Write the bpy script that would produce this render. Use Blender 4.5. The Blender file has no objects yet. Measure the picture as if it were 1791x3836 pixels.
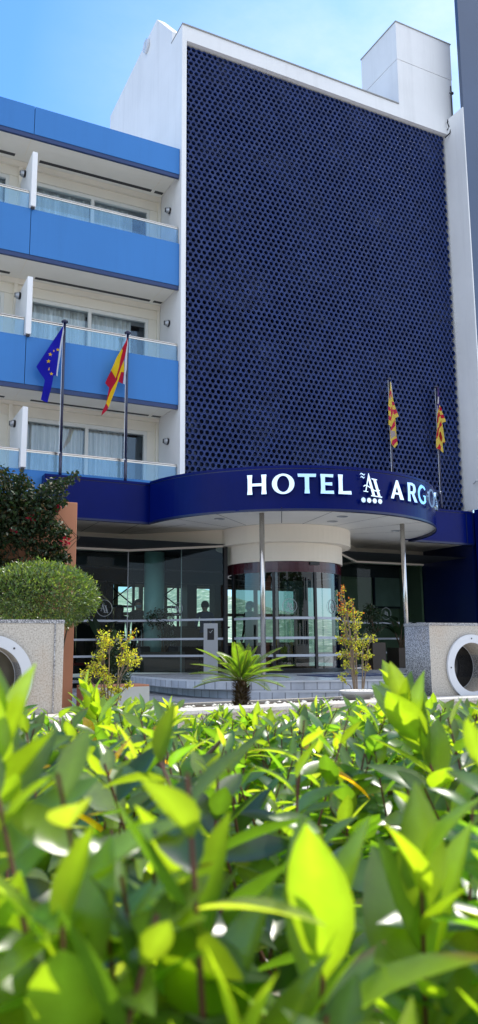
import bpy, math, random
import numpy as np
from mathutils import Vector, Matrix
from math import sin, cos, pi, radians, sqrt, atan2
rng = np.random.default_rng(7); random.seed(7)
scene = bpy.context.scene
COL = scene.collection
# ------------------------------------------------------------------ helpers
def link(o, parent=None):
    COL.objects.link(o)
    if parent is not None: o.parent = parent
    return o
def tag(o, label, cat, group=None):
    o['label'] = label; o['category'] = cat
    if group: o['group'] = group
    return o
def thing(name, label, cat, loc=(0, 0, 0), rz=0, group=None):
    o = bpy.data.objects.new(name, None); o.empty_display_size = .1
    link(o); o.location = loc; o.rotation_euler = (0, 0, rz)
    return tag(o, label, cat, group)
def setting(o):
    o['kind'] = 'structure'; return o
class MB:
    def __init__(s): s.v = []; s.f = []; s.m = []; s.uv = {}
    def poly(s, pts, mi=0):
        n = len(s.v); s.v += [tuple(p) for p in pts]; s.f.append(tuple(range(n, n + len(pts)))); s.m.append(mi)
    def box(s, x0, y0, z0, x1, y1, z1, mi=0, rz=0, c=None):
        n = len(s.v)
        pts = [(x0,y0,z0),(x1,y0,z0),(x1,y1,z0),(x0,y1,z0),(x0,y0,z1),(x1,y0,z1),(x1,y1,z1),(x0,y1,z1)]
        if rz:
            cx, cy = c if c else ((x0+x1)/2, (y0+y1)/2)
            pts = [(cx+(x-cx)*cos(rz)-(y-cy)*sin(rz), cy+(x-cx)*sin(rz)+(y-cy)*cos(rz), z) for x,y,z in pts]
        s.v += pts
        for f in ((0,3,2,1),(4,5,6,7),(0,1,5,4),(1,2,6,5),(2,3,7,6),(3,0,4,7)):
            s.f.append(tuple(n+i for i in f)); s.m.append(mi)
        return s
    def tube(s, pts, r, seg=10, mi=0, cap=True):
        pts = [Vector(p) for p in pts]
        rs = r if isinstance(r, (list, tuple)) else [r]*len(pts)
        n0 = len(s.v); up = Vector((0,0,1))
        for i, p in enumerate(pts):
            d = (pts[min(i+1,len(pts)-1)] - pts[max(i-1,0)]).normalized()
            a = d.cross(up if abs(d.z) < .95 else Vector((0,1,0))).normalized(); b = d.cross(a)
            for k in range(seg):
                t = 2*pi*k/seg; s.v.append(tuple(p + (a*cos(t)+b*sin(t))*rs[i]))
        for i in range(len(pts)-1):
            for k in range(seg):
                k2 = (k+1) % seg
                s.f.append((n0+i*seg+k, n0+i*seg+k2, n0+(i+1)*seg+k2, n0+(i+1)*seg+k)); s.m.append(mi)
        if cap:
            s.f.append(tuple(n0+k for k in range(seg))[::-1]); s.m.append(mi)
            e = n0+(len(pts)-1)*seg
            s.f.append(tuple(e+k for k in range(seg))); s.m.append(mi)
        return s
    def lathe(s, prof, c=(0,0,0), seg=24, mi=0):
        n0 = len(s.v)
        for r, z in prof:
            for k in range(seg):
                t = 2*pi*k/seg; s.v.append((c[0]+r*cos(t), c[1]+r*sin(t), c[2]+z))
        for i in range(len(prof)-1):
            for k in range(seg):
                k2 = (k+1) % seg
                s.f.append((n0+i*seg+k, n0+i*seg+k2, n0+(i+1)*seg+k2, n0+(i+1)*seg+k)); s.m.append(mi)
        return s
    def ribbon(s, pts, z0, z1, mi=0, closed=False, uv=True):
        """vertical wall along a plan polyline, uv = (arc length, height)"""
        L = 0
        P = list(pts) + ([pts[0]] if closed else [])
        for a, b in zip(P[:-1], P[1:]):
            d = math.hypot(b[0]-a[0], b[1]-a[1])
            s.poly([(a[0],a[1],z0),(b[0],b[1],z0),(b[0],b[1],z1),(a[0],a[1],z1)], mi)
            s.uv[len(s.f)-1] = [(L,z0),(L+d,z0),(L+d,z1),(L,z1)]; L += d
        return s
    def build(s, name, mats, parent=None, smooth=False, bevel=0):
        me = bpy.data.meshes.new(name); me.from_pydata(s.v, [], s.f)
        for m in (mats if isinstance(mats, (list, tuple)) else [mats]): me.materials.append(m)
        me.polygons.foreach_set('material_index', s.m)
        if s.uv:
            ul = me.uv_layers.new(name='UVMap')
            for fi, uvs in s.uv.items():
                for li, uv in zip(me.polygons[fi].loop_indices, uvs): ul.data[li].uv = uv
        if smooth: me.polygons.foreach_set('use_smooth', [True]*len(me.polygons))
        me.update()
        o = bpy.data.objects.new(name, me); link(o, parent)
        if bevel:
            b = o.modifiers.new('bevel', 'BEVEL'); b.width = bevel; b.segments = 2; b.limit_method = 'ANGLE'
        return o
def bobj(name, mats, parent, *boxes, bevel=0, **k):
    m = MB()
    for b in boxes: m.box(*b)
    return m.build(name, mats, parent, bevel=bevel, **k)
def fast(name, V, Q, mats, parent=None, col=None, smooth=False, mi=None):
    V = np.asarray(V, np.float32); Q = np.asarray(Q, np.int32); k = Q.shape[1]
    me = bpy.data.meshes.new(name)
    me.vertices.add(len(V)); me.vertices.foreach_set('co', V.ravel())
    me.loops.add(Q.size); me.loops.foreach_set('vertex_index', Q.ravel())
    me.polygons.add(len(Q)); me.polygons.foreach_set('loop_start', np.arange(0, Q.size, k, dtype=np.int32))
    try: me.polygons.foreach_set('loop_total', np.full(len(Q), k, np.int32))
    except Exception: pass
    for m in (mats if isinstance(mats, (list, tuple)) else [mats]): me.materials.append(m)
    if mi is not None: me.polygons.foreach_set('material_index', np.asarray(mi, np.int32))
    me.update(calc_edges=True); me.validate()
    if col is not None:
        a = me.color_attributes.new('Col', 'FLOAT_COLOR', 'POINT')
        a.data.foreach_set('color', np.c_[np.asarray(col, np.float32), np.ones(len(V), np.float32)].ravel())
    if smooth: me.polygons.foreach_set('use_smooth', [True]*len(me.polygons))
    o = bpy.data.objects.new(name, me); return link(o, parent)
def shape_mesh(contours, extrude):
    """2D outlines (holes included) -> solid mesh data, in local XY, thickness along Z"""
    cu = bpy.data.curves.new('outline', 'CURVE'); cu.dimensions = '2D'; cu.fill_mode = 'BOTH'; cu.extrude = extrude/2
    for c in contours:
        sp = cu.splines.new('POLY'); sp.points.add(len(c)-1)
        for p, q in zip(sp.points, c): p.co = (q[0], q[1], 0, 1)
        sp.use_cyclic_u = True
    o = bpy.data.objects.new('outline', cu); COL.objects.link(o)
    me = bpy.data.meshes.new_from_object(o.evaluated_get(bpy.context.evaluated_depsgraph_get()))
    bpy.data.objects.remove(o); bpy.data.curves.remove(cu)
    return me
def transform(me, M): me.transform(M); return me
def stroke(pts, ws):
    P = [Vector(p) for p in pts]; L = []; R = []
    ws = ws if isinstance(ws, (list, tuple)) else [ws]*len(P)
    for i, p in enumerate(P):
        d = (P[min(i+1,len(P)-1)]-P[max(i-1,0)]); n = Vector((-d.y, d.x)).normalized()*ws[i]/2
        L.append(tuple(p+n)); R.append(tuple(p-n))
    return L + R[::-1]
def ell(cx, cy, rx, ry, n=40): return [(cx+rx*cos(2*pi*k/n), cy+ry*sin(2*pi*k/n)) for k in range(n)]
# ------------------------------------------------------------------ materials
def newmat(name):
    m = bpy.data.materials.new(name); m.use_nodes = True
    nt = m.node_tree; nt.nodes.clear(); return m, nt, nt.nodes.new('ShaderNodeOutputMaterial')
def ramp(nt, fac, stops):
    r = nt.nodes.new('ShaderNodeValToRGB'); e = r.color_ramp.elements
    while len(e) < len(stops): e.new(.5)
    for k, (p, c) in enumerate(stops): e[k].position = p; e[k].color = (*c, 1)
    nt.links.new(fac, r.inputs[0]); return r.outputs[0]
def noise(nt, scale, detail=4, coord='Object', vec=None, rough=.55, stretch=None):
    n = nt.nodes.new('ShaderNodeTexNoise'); n.inputs['Scale'].default_value = scale
    n.inputs['Detail'].default_value = detail; n.inputs['Roughness'].default_value = rough
    if vec is None:
        t = nt.nodes.new('ShaderNodeTexCoord'); vec = t.outputs[coord]
    if stretch:
        mp = nt.nodes.new('ShaderNodeMapping'); mp.inputs['Scale'].default_value = stretch
        nt.links.new(vec, mp.inputs[0]); vec = mp.outputs[0]
    nt.links.new(vec, n.inputs['Vector']); return n.outputs['Fac']
def mixc(nt, fac, a, b, mode='MIX'):
    m = nt.nodes.new('ShaderNodeMix'); m.data_type = 'RGBA'; m.blend_type = mode
    for sock, v in ((m.inputs[0], fac), (m.inputs[6], a), (m.inputs[7], b)):
        if hasattr(v, 'is_linked'): nt.links.new(v, sock)
        elif isinstance(v, tuple): sock.default_value = (*v, 1)
        else: sock.default_value = v
    return m.outputs[2]
def bump(nt, h, strength=.2, dist=.01):
    b = nt.nodes.new('ShaderNodeBump'); b.inputs['Strength'].default_value = strength; b.inputs['Distance'].default_value = dist
    nt.links.new(h, b.inputs['Height']); return b.outputs[0]
def pbr(nt, out, col, rough=.6, metal=0, coat=0, normal=None, spec=.5):
    p = nt.nodes.new('ShaderNodeBsdfPrincipled')
    if hasattr(col, 'is_linked'): nt.links.new(col, p.inputs['Base Color'])
    else: p.inputs['Base Color'].default_value = (*col, 1)
    if hasattr(rough, 'is_linked'): nt.links.new(rough, p.inputs['Roughness'])
    else: p.inputs['Roughness'].default_value = rough
    p.inputs['Metallic'].default_value = metal; p.inputs['Coat Weight'].default_value = coat
    p.inputs['Coat Roughness'].default_value = .05; p.inputs['Specular IOR Level'].default_value = spec
    if normal is not None: nt.links.new(normal, p.inputs['Normal'])
    if out is not None: nt.links.new(p.outputs[0], out.inputs[0])
    return p
def paint(name, c, rough=.6, var=.12, scale=1.2, metal=0, coat=0, bmp=0, bscale=60, streak=0, spec=.5):
    m, nt, out = newmat(name)
    f = noise(nt, scale, 5)
    lo = tuple(x*(1-var) for x in c); hi = tuple(min(1, x*(1+var*.5)) for x in c)
    col = ramp(nt, f, [(.3, lo), (.7, hi)])
    if streak:
        s = noise(nt, 3.0, 6, stretch=(.9, .9, .07), rough=.7)
        sr = ramp(nt, s, [(.5, (0,0,0)), (.8, (1,1,1))])
        mu = nt.nodes.new('ShaderNodeMath'); mu.operation = 'MULTIPLY'; mu.inputs[1].default_value = streak
        nt.links.new(sr, mu.inputs[0])
        col = mixc(nt, mu.outputs[0], col, tuple(x*.55 for x in c))
    nrm = bump(nt, noise(nt, bscale, 4), bmp) if bmp else None
    pbr(nt, out, col, rough, metal, coat, nrm, spec); return m
WHITE = paint('white_render', (.80,.80,.80), .75, .07, .5, bmp=.08, bscale=40, streak=.26)
CREAM = paint('cream_render', (.86,.80,.68), .7, .05, .8, bmp=.05)
FRAME_W = paint('white_frame', (.78,.77,.72), .4, .03, 2)
SOFFIT = paint('soffit_panel', (.86,.84,.77), .5, .06, .8)
BLUE = paint('light_blue_cladding', (.042,.19,.49), .40, .07, .35, streak=.16, spec=.25, bmp=.12, bscale=1.6)
LIP = paint('dark_blue_lip', (.006,.03,.12), .4, .05)
NAVY = paint('navy_gloss_cladding', (.0010,.0065,.105), .22, .15, .8, coat=.0, spec=.10)
NAVY_M = paint('navy_matt_cladding', (.002,.008,.06), .3, .15, .8)
SCREEN = paint('blue_tube_screen', (.008,.027,.13), .27, .35, 5.5, spec=.42, streak=.35)
BEIGE = paint('beige_render', (.88,.79,.65), .7, .05, .8, bmp=.05)
MAROON = paint('maroon_metal', (.055,.004,.010), .25, .1, 2, coat=.4)
BLACKM = paint('black_metal', (.008,.008,.011), .35, .1, 3)
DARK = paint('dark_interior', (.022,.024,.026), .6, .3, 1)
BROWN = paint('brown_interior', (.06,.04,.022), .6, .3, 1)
TEAL = paint('teal_plaster', (.34,.62,.62), .35, .1, 1.2, coat=.2)
STEEL = paint('brushed_steel', (.62,.58,.52), .22, .08, 6, metal=1)
CHROME = paint('chrome', (.70,.85,.97), .06, .02, 2, metal=1)
ALU = paint('grey_aluminium', (.42,.44,.47), .35, .06, 3, metal=.6)
RINGM = paint('pale_grey_metal', (.62,.64,.68), .42, .05, 3, metal=.25)
SALMON = paint('salmon_render', (.56,.235,.125), .8, .10, 1.2, bmp=.1, streak=.2)
SLATE = paint('slate_cladding', (.055,.085,.15), .35, .15, .35, coat=.1)
ROOFG = paint('grey_roofing', (.3,.3,.3), .8, .15, 1)
GOLD = paint('polished_brass', (.55,.42,.22), .2, .05, 3, metal=1)
SEAM = paint('dark_joint', (.05,.05,.055), .8, .1, 3)
BLACKGL = paint('black_glass', (.004,.004,.005), .06, .1, 2, coat=.5)
WOOD = paint('dark_brown_box', (.035,.022,.012), .5, .25, 4)
SOIL = paint('soil', (.055,.04,.028), .95, .4, 9, bmp=.5, bscale=30)
BARK = paint('bark', (.11,.075,.045), .9, .4, 14, bmp=.6, bscale=50)
TWIG = paint('reddish_twig', (.16,.055,.04), .55, .35, 30)
PEBBLE = paint('white_pebble', (.7,.67,.6), .8, .15, 20)
TERRA = paint('pale_bowl', (.62,.60,.56), .6, .1, 6)
def glass(name, tint, refl=1.0, rough=0.0, gcol=(1,1,1)):
    m, nt, out = newmat(name)
    t = nt.nodes.new('ShaderNodeBsdfTransparent'); t.inputs[0].default_value = (*tint, 1)
    g = nt.nodes.new('ShaderNodeBsdfGlossy'); g.inputs['Roughness'].default_value = rough; g.inputs['Color'].default_value = (*gcol, 1)
    fr = nt.nodes.new('ShaderNodeFresnel'); fr.inputs[0].default_value = 1.5
    mu = nt.nodes.new('ShaderNodeMath'); mu.operation = 'MULTIPLY'; mu.inputs[1].default_value = refl; mu.use_clamp = True
    nt.links.new(fr.outputs[0], mu.inputs[0])
    mx = nt.nodes.new('ShaderNodeMixShader'); nt.links.new(mu.outputs[0], mx.inputs[0])
    nt.links.new(t.outputs[0], mx.inputs[1]); nt.links.new(g.outputs[0], mx.inputs[2]); nt.links.new(mx.outputs[0], out.inputs[0])
    return m
G_LOBBY = glass('lobby_glass', (.62,.74,.70), .42)
G_DOOR = glass('curved_door_glass', (.34,.40,.38), 1.9)
G_WIN = glass('window_glass', (.95,.97,.98), 2.2, gcol=(.62,.82,1))
G_RAIL = glass('railing_glass', (.74,.87,.96), 1.7, gcol=(.50,.76,1))
def curtain_mat():
    m, nt, out = newmat('curtain_cloth')
    f = noise(nt, 7, 2, stretch=(1,1,.02))
    c = ramp(nt, f, [(.3, (.62,.63,.58)), (.7, (.95,.96,.92))])
    pbr(nt, out, c, .9); return m
CURTAIN = curtain_mat()
def granite(name, a, b, c, scale, contrast=.12):
    m, nt, out = newmat(name)
    f = noise(nt, scale, 3, rough=.8)
    col = ramp(nt, f, [(.5-contrast, a), (.5, b), (.5+contrast, c)])
    g = noise(nt, 1.6, 5)
    col = mixc(nt, ramp(nt, g, [(.52, (0,0,0)), (.8, (.55,.55,.55))]), col, (.42,.28,.16))
    s = noise(nt, scale*2.2, 2)
    pbr(nt, out, col, .62, normal=bump(nt, s, .25, .004)); return m
GRANITE = granite('warm_granite', (.27,.235,.195), (.47,.43,.37), (.58,.54,.48), 60, .16)
GRANITE_B = granite('speckled_granite', (.05,.05,.055), (.26,.26,.27), (.62,.62,.62), 75, .13)
def tiles(name, c1, c2, mortar, sx, sy, uv=True, off=.0, ms=.012, rough=.4):
    m, nt, out = newmat(name)
    t = nt.nodes.new('ShaderNodeTexCoord')
    b = nt.nodes.new('ShaderNodeTexBrick'); b.offset = off; b.inputs['Scale'].default_value = 1
    b.inputs['Color1'].default_value = (*c1,1); b.inputs['Color2'].default_value = (*c2,1); b.inputs['Mortar'].default_value = (*mortar,1)
    b.inputs['Mortar Size'].default_value = ms; b.inputs['Brick Width'].default_value = sx; b.inputs['Row Height'].default_value = sy
    nt.links.new(t.outputs['UV' if uv else 'Object'], b.inputs['Vector'])
    f = noise(nt, 4, 6)
    col = mixc(nt, .65, b.outputs[0], ramp(nt, f, [(.3, (.55,.55,.55)), (.75, (1,1,1))]), 'MULTIPLY')
    pbr(nt, out, col, rough, normal=bump(nt, b.outputs['Fac'], -.3, .004)); return m
RISER = tiles('marble_riser_tiles', (.66,.67,.70), (.50,.52,.57), (.30,.31,.33), .235, .17)
TREAD = paint('marble_tread', (.62,.62,.63), .3, .15, 3)
TERR_T = tiles('terrace_tiles', (.58,.59,.60), (.52,.53,.55), (.32,.32,.32), .6, .6, uv=False, rough=.25)
PAVE = tiles('grey_paving', (.46,.46,.47), (.38,.385,.40), (.11,.11,.11), .62, .42, uv=False, off=.5, rough=.6)
PAVE2 = tiles('sidewalk_paving', (.72,.68,.62), (.66,.62,.57), (.42,.40,.37), .4, .4, uv=False, rough=.8)
def ground_mat():
    m, nt, out = newmat('asphalt'); f = noise(nt, 40, 6); g = noise(nt, .15, 4)
    c = mixc(nt, g, ramp(nt, f, [(.3,(.10,.10,.10)),(.7,(.16,.155,.15))]), (.16,.14,.115))
    pbr(nt, out, c, .85, normal=bump(nt, f, .3)); return m
GROUND = ground_mat()
def leafmat(name, trans, tcol=(1.6,2.0,.35), rough=.38, spec=.5):
    m, nt, out = newmat(name)
    a = nt.nodes.new('ShaderNodeAttribute'); a.attribute_name = 'Col'
    n = noise(nt, 55, 3); c = mixc(nt, .5, a.outputs['Color'], ramp(nt, n, [(.3,(.65,.65,.6)),(.7,(1,1,1))]), 'MULTIPLY')
    p = pbr(nt, None, c, rough, spec=spec)
    tr = nt.nodes.new('ShaderNodeBsdfTranslucent')
    tc = mixc(nt, 1.0, c, tcol, 'MULTIPLY')
    nt.links.new(tc, tr.inputs[0])
    ad = nt.nodes.new('ShaderNodeMixShader'); ad.inputs[0].default_value = trans
    nt.links.new(p.outputs[0], ad.inputs[1]); nt.links.new(tr.outputs[0], ad.inputs[2])
    nt.links.new(ad.outputs[0], out.inputs[0]); return m
# colours multiply the per-leaf colour; transmitted light comes out brighter and yellower
L_HEDGE = leafmat('glossy_hedge_leaf', .56, (5.6,5.3,.62), .29, 1.0)
L_BUSH = leafmat('small_bush_leaf', .35, (3.0,3.0,.7), .34, .9)
L_DARK = leafmat('dark_climber_leaf', .2, (1.5,1.8,.5), .5, .3)
L_YEL = leafmat('yellow_shrub_leaf', .5, (2.0,1.9,.5), .45, .4)
L_CYC = leafmat('cycad_leaf', .42, (3.6,3.6,.5), .3, .6)
L_POT = leafmat('indoor_leaf', .2, (1.5,1.8,.5), .4, .4)
FLOWER = leafmat('red_bract', .4, (1.5,.8,.8), .6, .3)
def plain(name, c, rough=.8): return paint(name, c, rough, .12, 8)
# ------------------------------------------------------------------ leaf builder
def unit(a): return a/np.maximum(np.linalg.norm(a, axis=-1, keepdims=True), 1e-9)
def leaves(name, P, D, N, L, W, C, mat, parent, seg=4, droop=.15, fold=.18, taper=.85, smooth=True):
    n = len(P); D = unit(D); S = unit(np.cross(D, N)); N = np.cross(S, D)
    t = np.linspace(0, 1, seg+1)
    w = np.sin(pi*np.clip(t, 0, 1)**taper)**.85; w[0] = .06; w[-1] = .02
    L = np.broadcast_to(L, n); W = np.broadcast_to(W, n); dr = np.broadcast_to(droop, n)
    c = P[:,None,:] + D[:,None,:]*(L[:,None]*t)[:,:,None] - N[:,None,:]*((dr*L)[:,None]*t**2)[:,:,None]
    off = S[:,None,:]*(W[:,None]*w*.5)[:,:,None]; up = N[:,None,:]*(W[:,None]*w*fold)[:,:,None]
    V = np.stack([c-off+up, c, c+off+up], 2).reshape(-1, 3)
    base = (np.arange(n)*(seg+1)*3)[:,None,None]
    i = (np.arange(seg)*3)[None,:,None]
    q = np.array([[0,1,4,3],[1,2,5,4]])
    Q = (base[...,None]+i[...,None]+q[None,None]).reshape(-1,4)
    colv = np.tile(C[:,None,None,:], (1,seg+1,3,1)); colv[:,:,1] *= 1.35; colv[:,:,0] *= .93; colv[:,:,2] *= .93
    bt = rng.random(n) < .05; colv[bt,-1] = np.array((.16,.09,.03)); colv[bt,-2,0] = np.array((.13,.08,.03))
    colv = colv.reshape(-1,3)
    return fast(name, V, Q, mat, parent, colv, smooth)
def tubes(name, paths, rads, mat, parent, seg=6):
    m = MB()
    for p, r in zip(paths, rads): m.tube(p, r, seg, cap=False)
    return m.build(name, mat, parent, smooth=True)
def vary(base, n, hv=.25, alt=None, frac=0):
    base = np.array(base); C = base*(1+hv*rng.uniform(-1,1,(n,1))) * (1+.12*rng.uniform(-1,1,(n,3)))
    if alt is not None:
        k = rng.random(n) < frac; C[k] = np.array(alt)*(1+.3*rng.uniform(-1,1,(k.sum(),1)))
    return np.clip(C, .002, 1)
def rdir(n): return unit(rng.normal(size=(n,3)))
# ------------------------------------------------------------------ camera
YAW, PITCH, ROLL = radians(26.778), radians(9.535), radians(-.4095)
fw = Vector((sin(YAW)*cos(PITCH), cos(YAW)*cos(PITCH), sin(PITCH)))
r0 = Vector((cos(YAW), -sin(YAW), 0)); u0 = r0.cross(fw)
rt = r0*cos(ROLL)+u0*sin(ROLL); up = -r0*sin(ROLL)+u0*cos(ROLL)
CAMZ = .97
cam = bpy.data.cameras.new('camera'); co = link(bpy.data.objects.new('camera', cam)); scene.camera = co
co.matrix_world = Matrix(((rt.x,up.x,-fw.x,0),(rt.y,up.y,-fw.y,0),(rt.z,up.z,-fw.z,CAMZ),(0,0,0,1)))
cam.sensor_fit = 'VERTICAL'; cam.sensor_height = 36; cam.sensor_width = 36; cam.lens = 2963.4/3836*36
cam.clip_start = .05; cam.clip_end = 3000
cam.dof.use_dof = True; cam.dof.focus_distance = 13.0; cam.dof.aperture_fstop = 7.0
# ------------------------------------------------------------------ light
SUN_EL, SUN_AZ = radians(56), radians(72)      # azimuth from +Y towards +X
sd = Vector((sin(SUN_AZ)*cos(SUN_EL), cos(SUN_AZ)*cos(SUN_EL), sin(SUN_EL)))
sl = bpy.data.lights.new('sun', 'SUN'); sl.energy = 5.0; sl.angle = radians(.53); sl.color = (1, .94, .84)
so = link(bpy.data.objects.new('sun', sl)); so.location = (30, 10, 40); so.rotation_euler = sd.to_track_quat('Z', 'Y').to_euler()
w = bpy.data.worlds.new('World'); scene.world = w; w.use_nodes = True
nt = w.node_tree; nt.nodes.clear()
wo = nt.nodes.new('ShaderNodeOutputWorld'); bg = nt.nodes.new('ShaderNodeBackground'); bg.inputs[1].default_value = .15
sky = nt.nodes.new('ShaderNodeTexSky'); sky.sky_type = 'NISHITA'; sky.sun_disc = False
sky.sun_elevation = SUN_EL; sky.sun_rotation = SUN_AZ; sky.air_density = 1.3; sky.dust_density = .6; sky.ozone_density = 1.6; sky.altitude = 20
tc = nt.nodes.new('ShaderNodeTexCoord')
cl = noise(nt, 2.6, 7, vec=tc.outputs['Generated'], stretch=(1.0, 1.6, 2.6), rough=.6)
dt = nt.nodes.new('ShaderNodeVectorMath'); dt.operation = 'DOT_PRODUCT'; dt.inputs[1].default_value = (.80, .46, .38)
nt.links.new(tc.outputs['Generated'], dt.inputs[0])
cm = ramp(nt, cl, [(.42, (0,0,0)), (.66, (1,1,1))])
dm = ramp(nt, dt.outputs['Value'], [(.70, (.0,.0,.0)), (.82, (.42,.42,.42)), (.95, (.95,.95,.95))])
cs = ramp(nt, cm, [(0, (.40,.40,.40)), (1, (1,1,1))])
cmul = mixc(nt, 1.0, cs, dm, 'MULTIPLY')
tint = mixc(nt, 1.0, sky.outputs[0], (.72,1.24,1.92), 'MULTIPLY')
skyc = mixc(nt, cmul, tint, (6.2,7.4,8.0))
d2 = nt.nodes.new('ShaderNodeVectorMath'); d2.operation = 'DOT_PRODUCT'; d2.inputs[1].default_value = (-.12, -.93, .34)
nt.links.new(tc.outputs['Generated'], d2.inputs[0])
b2 = ramp(nt, d2.outputs['Value'], [(.0, (0,0,0)), (.35, (.9,.9,.9))])
c2 = ramp(nt, noise(nt, 1.7, 8, vec=tc.outputs['Generated'], stretch=(1,1,2.0), rough=.62), [(.34, (.25,.25,.25)), (.60, (1,1,1))])
skyc = mixc(nt, mixc(nt, 1.0, b2, c2, 'MULTIPLY'), skyc, (11.0,11.6,12.4))  # unseen bright clouds behind the camera, added to brighten the shaded walls
nt.links.new(skyc, bg.inputs[0]); nt.links.new(bg.outputs[0], wo.inputs[0])
# ------------------------------------------------------------------ setting
def sheet(name, pts, z, mat):
    m = MB(); m.poly([(x,y,z) for x,y in pts]); return setting(m.build(name, mat))
sheet('ground', [(-600,-600),(600,-600),(600,600),(-600,600)], 0, GROUND)
sheet('pavement', [(-60,-9),(60,-9),(60,10.95),(-60,10.95)], .006, PAVE2)  # pale paving, also laid over the unseen road to bounce light upward
sheet('forecourt', [(-10,10.95),(40,10.95),(40,18.4),(-10,18.4)], .010, PAVE)
kb = setting(bobj('kerb', GRANITE, None, (-40,2.45,0,40,2.6,.12)))
EDGE = [(5.75,17.2),(5.72,15.5),(5.82,14.2),(6.22,13.25),(6.9,12.6),(7.8,12.17),(8.75,11.92),(9.64,11.84),(10.6,11.92),(11.5,12.17),(12.4,12.6),(13.15,13.3),(13.6,14.5),(13.7,17.2)]
def smooth_line(P, k=5):
    out = []
    n = len(P)
    for i in range(n-1):
        p0, p1, p2, p3 = P[max(i-1,0)], P[i], P[i+1], P[min(i+2,n-1)]
        for j in range(k):
            t = j/k
            out.append(tuple(.5*((2*p1[a])+(-p0[a]+p2[a])*t+(2*p0[a]-5*p1[a]+4*p2[a]-p3[a])*t*t+(-p0[a]+3*p1[a]-3*p2[a]+p3[a])*t**3) for a in (0,1)))
    return out+[P[-1]]
def grow(P, d):
    out = []
    for i, p in enumerate(P):
        a, b = P[max(i-1,0)], P[min(i+1,len(P)-1)]; t = Vector((b[0]-a[0], b[1]-a[1])).normalized()
        out.append((p[0]-t.y*(-d)*-1, p[1]+t.x*d*-1))
    return out
E1 = smooth_line(EDGE); E2 = grow(E1, .36)
def step(name, edge, z0, z1, top_mat):
    m = MB(); m.ribbon(edge, z0, z1-.03, 0)
    lip = grow(edge, .025)
    m.ribbon(lip, z1-.03, z1, 1)
    for a, b, c, d in zip(edge[:-1], edge[1:], lip[1:], lip[:-1]): m.poly([(*a,z1-.03),(*b,z1-.03),(*c,z1-.03),(*d,z1-.03)], 1)
    m.poly([(x,y,z1) for x,y in lip], 2)
    return setting(m.build(name, [RISER, TREAD, top_mat]))
step('terrace', E1, .17, .34, TERR_T); step('entrance_step', E2, .008, .17, TREAD)
hm = MB()
nx, ny = 60, 14
def hz(x, y):
    t = (y-70)/90
    ridge = 17.5 - .25*(x-53) + 3.0*sin(x*.11) + 1.6*sin(x*.31+1)
    return -3 + max(0, min(1, t))**.9*max(3, ridge)
for i in range(nx):
    for j in range(ny):
        x0, x1 = -60+i*3.5, -60+(i+1)*3.5; y0, y1 = 70+j*7, 70+(j+1)*7
        hm.poly([(x0,y0,hz(x0,y0)),(x1,y0,hz(x1,y0)),(x1,y1,hz(x1,y1)),(x0,y1,hz(x0,y1))])
def hill_mat():
    m, nt, out = newmat('wooded_hillside'); f = noise(nt, .9, 8); g = noise(nt, .22, 5)
    c = ramp(nt, f, [(.34, (.05,.10,.035)), (.5, (.16,.24,.09)), (.60, (.30,.36,.18)), (.68, (.8,.76,.68))])
    c = mixc(nt, .22, c, (.42,.60,.66)); pbr(nt, out, c, .95); return m  # pale blue distance haze mixed into the hillside colour
setting(hm.build('hill', hill_mat(), smooth=True))
# ------------------------------------------------------------------ hotel
H = thing('hotel_building', 'white hotel with blue honeycomb screen tower, blue balcony bands and round navy entrance canopy', 'hotel', (9.66,16.6,0))
HO = Matrix.Translation((-9.66,-16.6,0))
def part(o):
    """geometry is written in world coordinates; keep it there under the hotel's empty"""
    o.parent = H; o.location = (-9.66,-16.6,0); return o
ZT, ZB = 4.54, 3.64
# --- tower walls
m = MB()
m.box(6.81,16.50,4.40,6.935,17.2,16.14)                     # left pilaster of the frame
m.box(6.81,16.50,16.14,15.46,17.2,16.56)                    # top beam
prof = [(17.203,3.9),(17.203,16.9),(18.37,18.18),(22.6,17.96),(22.6,3.9)]
m.poly([(6.815,y,z) for y,z in prof]); m.poly([(7.05,y,z) for y,z in prof][::-1])
for a, b in zip(prof, prof[1:]+prof[:1]): m.poly([(6.815,*a),(7.05,*a),(7.05,*b),(6.815,*b)])
m.box(7.05,17.9,4.0,15.46,22.6,16.5)                       # body behind the screen
m.box(15.465,15.803,4.60,15.50,16.62,16.6); m.box(15.465,16.62,4.6,15.75,22.6,16.58)
m.box(-.6,18.7,4.0,6.80,24,12.45)                           # block behind the rooms
wall = part(m.build('wall', WHITE))
coping = MB(); coping.box(6.80,16.47,16.562,13.66,17.24,16.59).box(7.05,17.24,16.51,15.46,22.6,16.54)
part(coping.build('coping', ROOFG))
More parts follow.
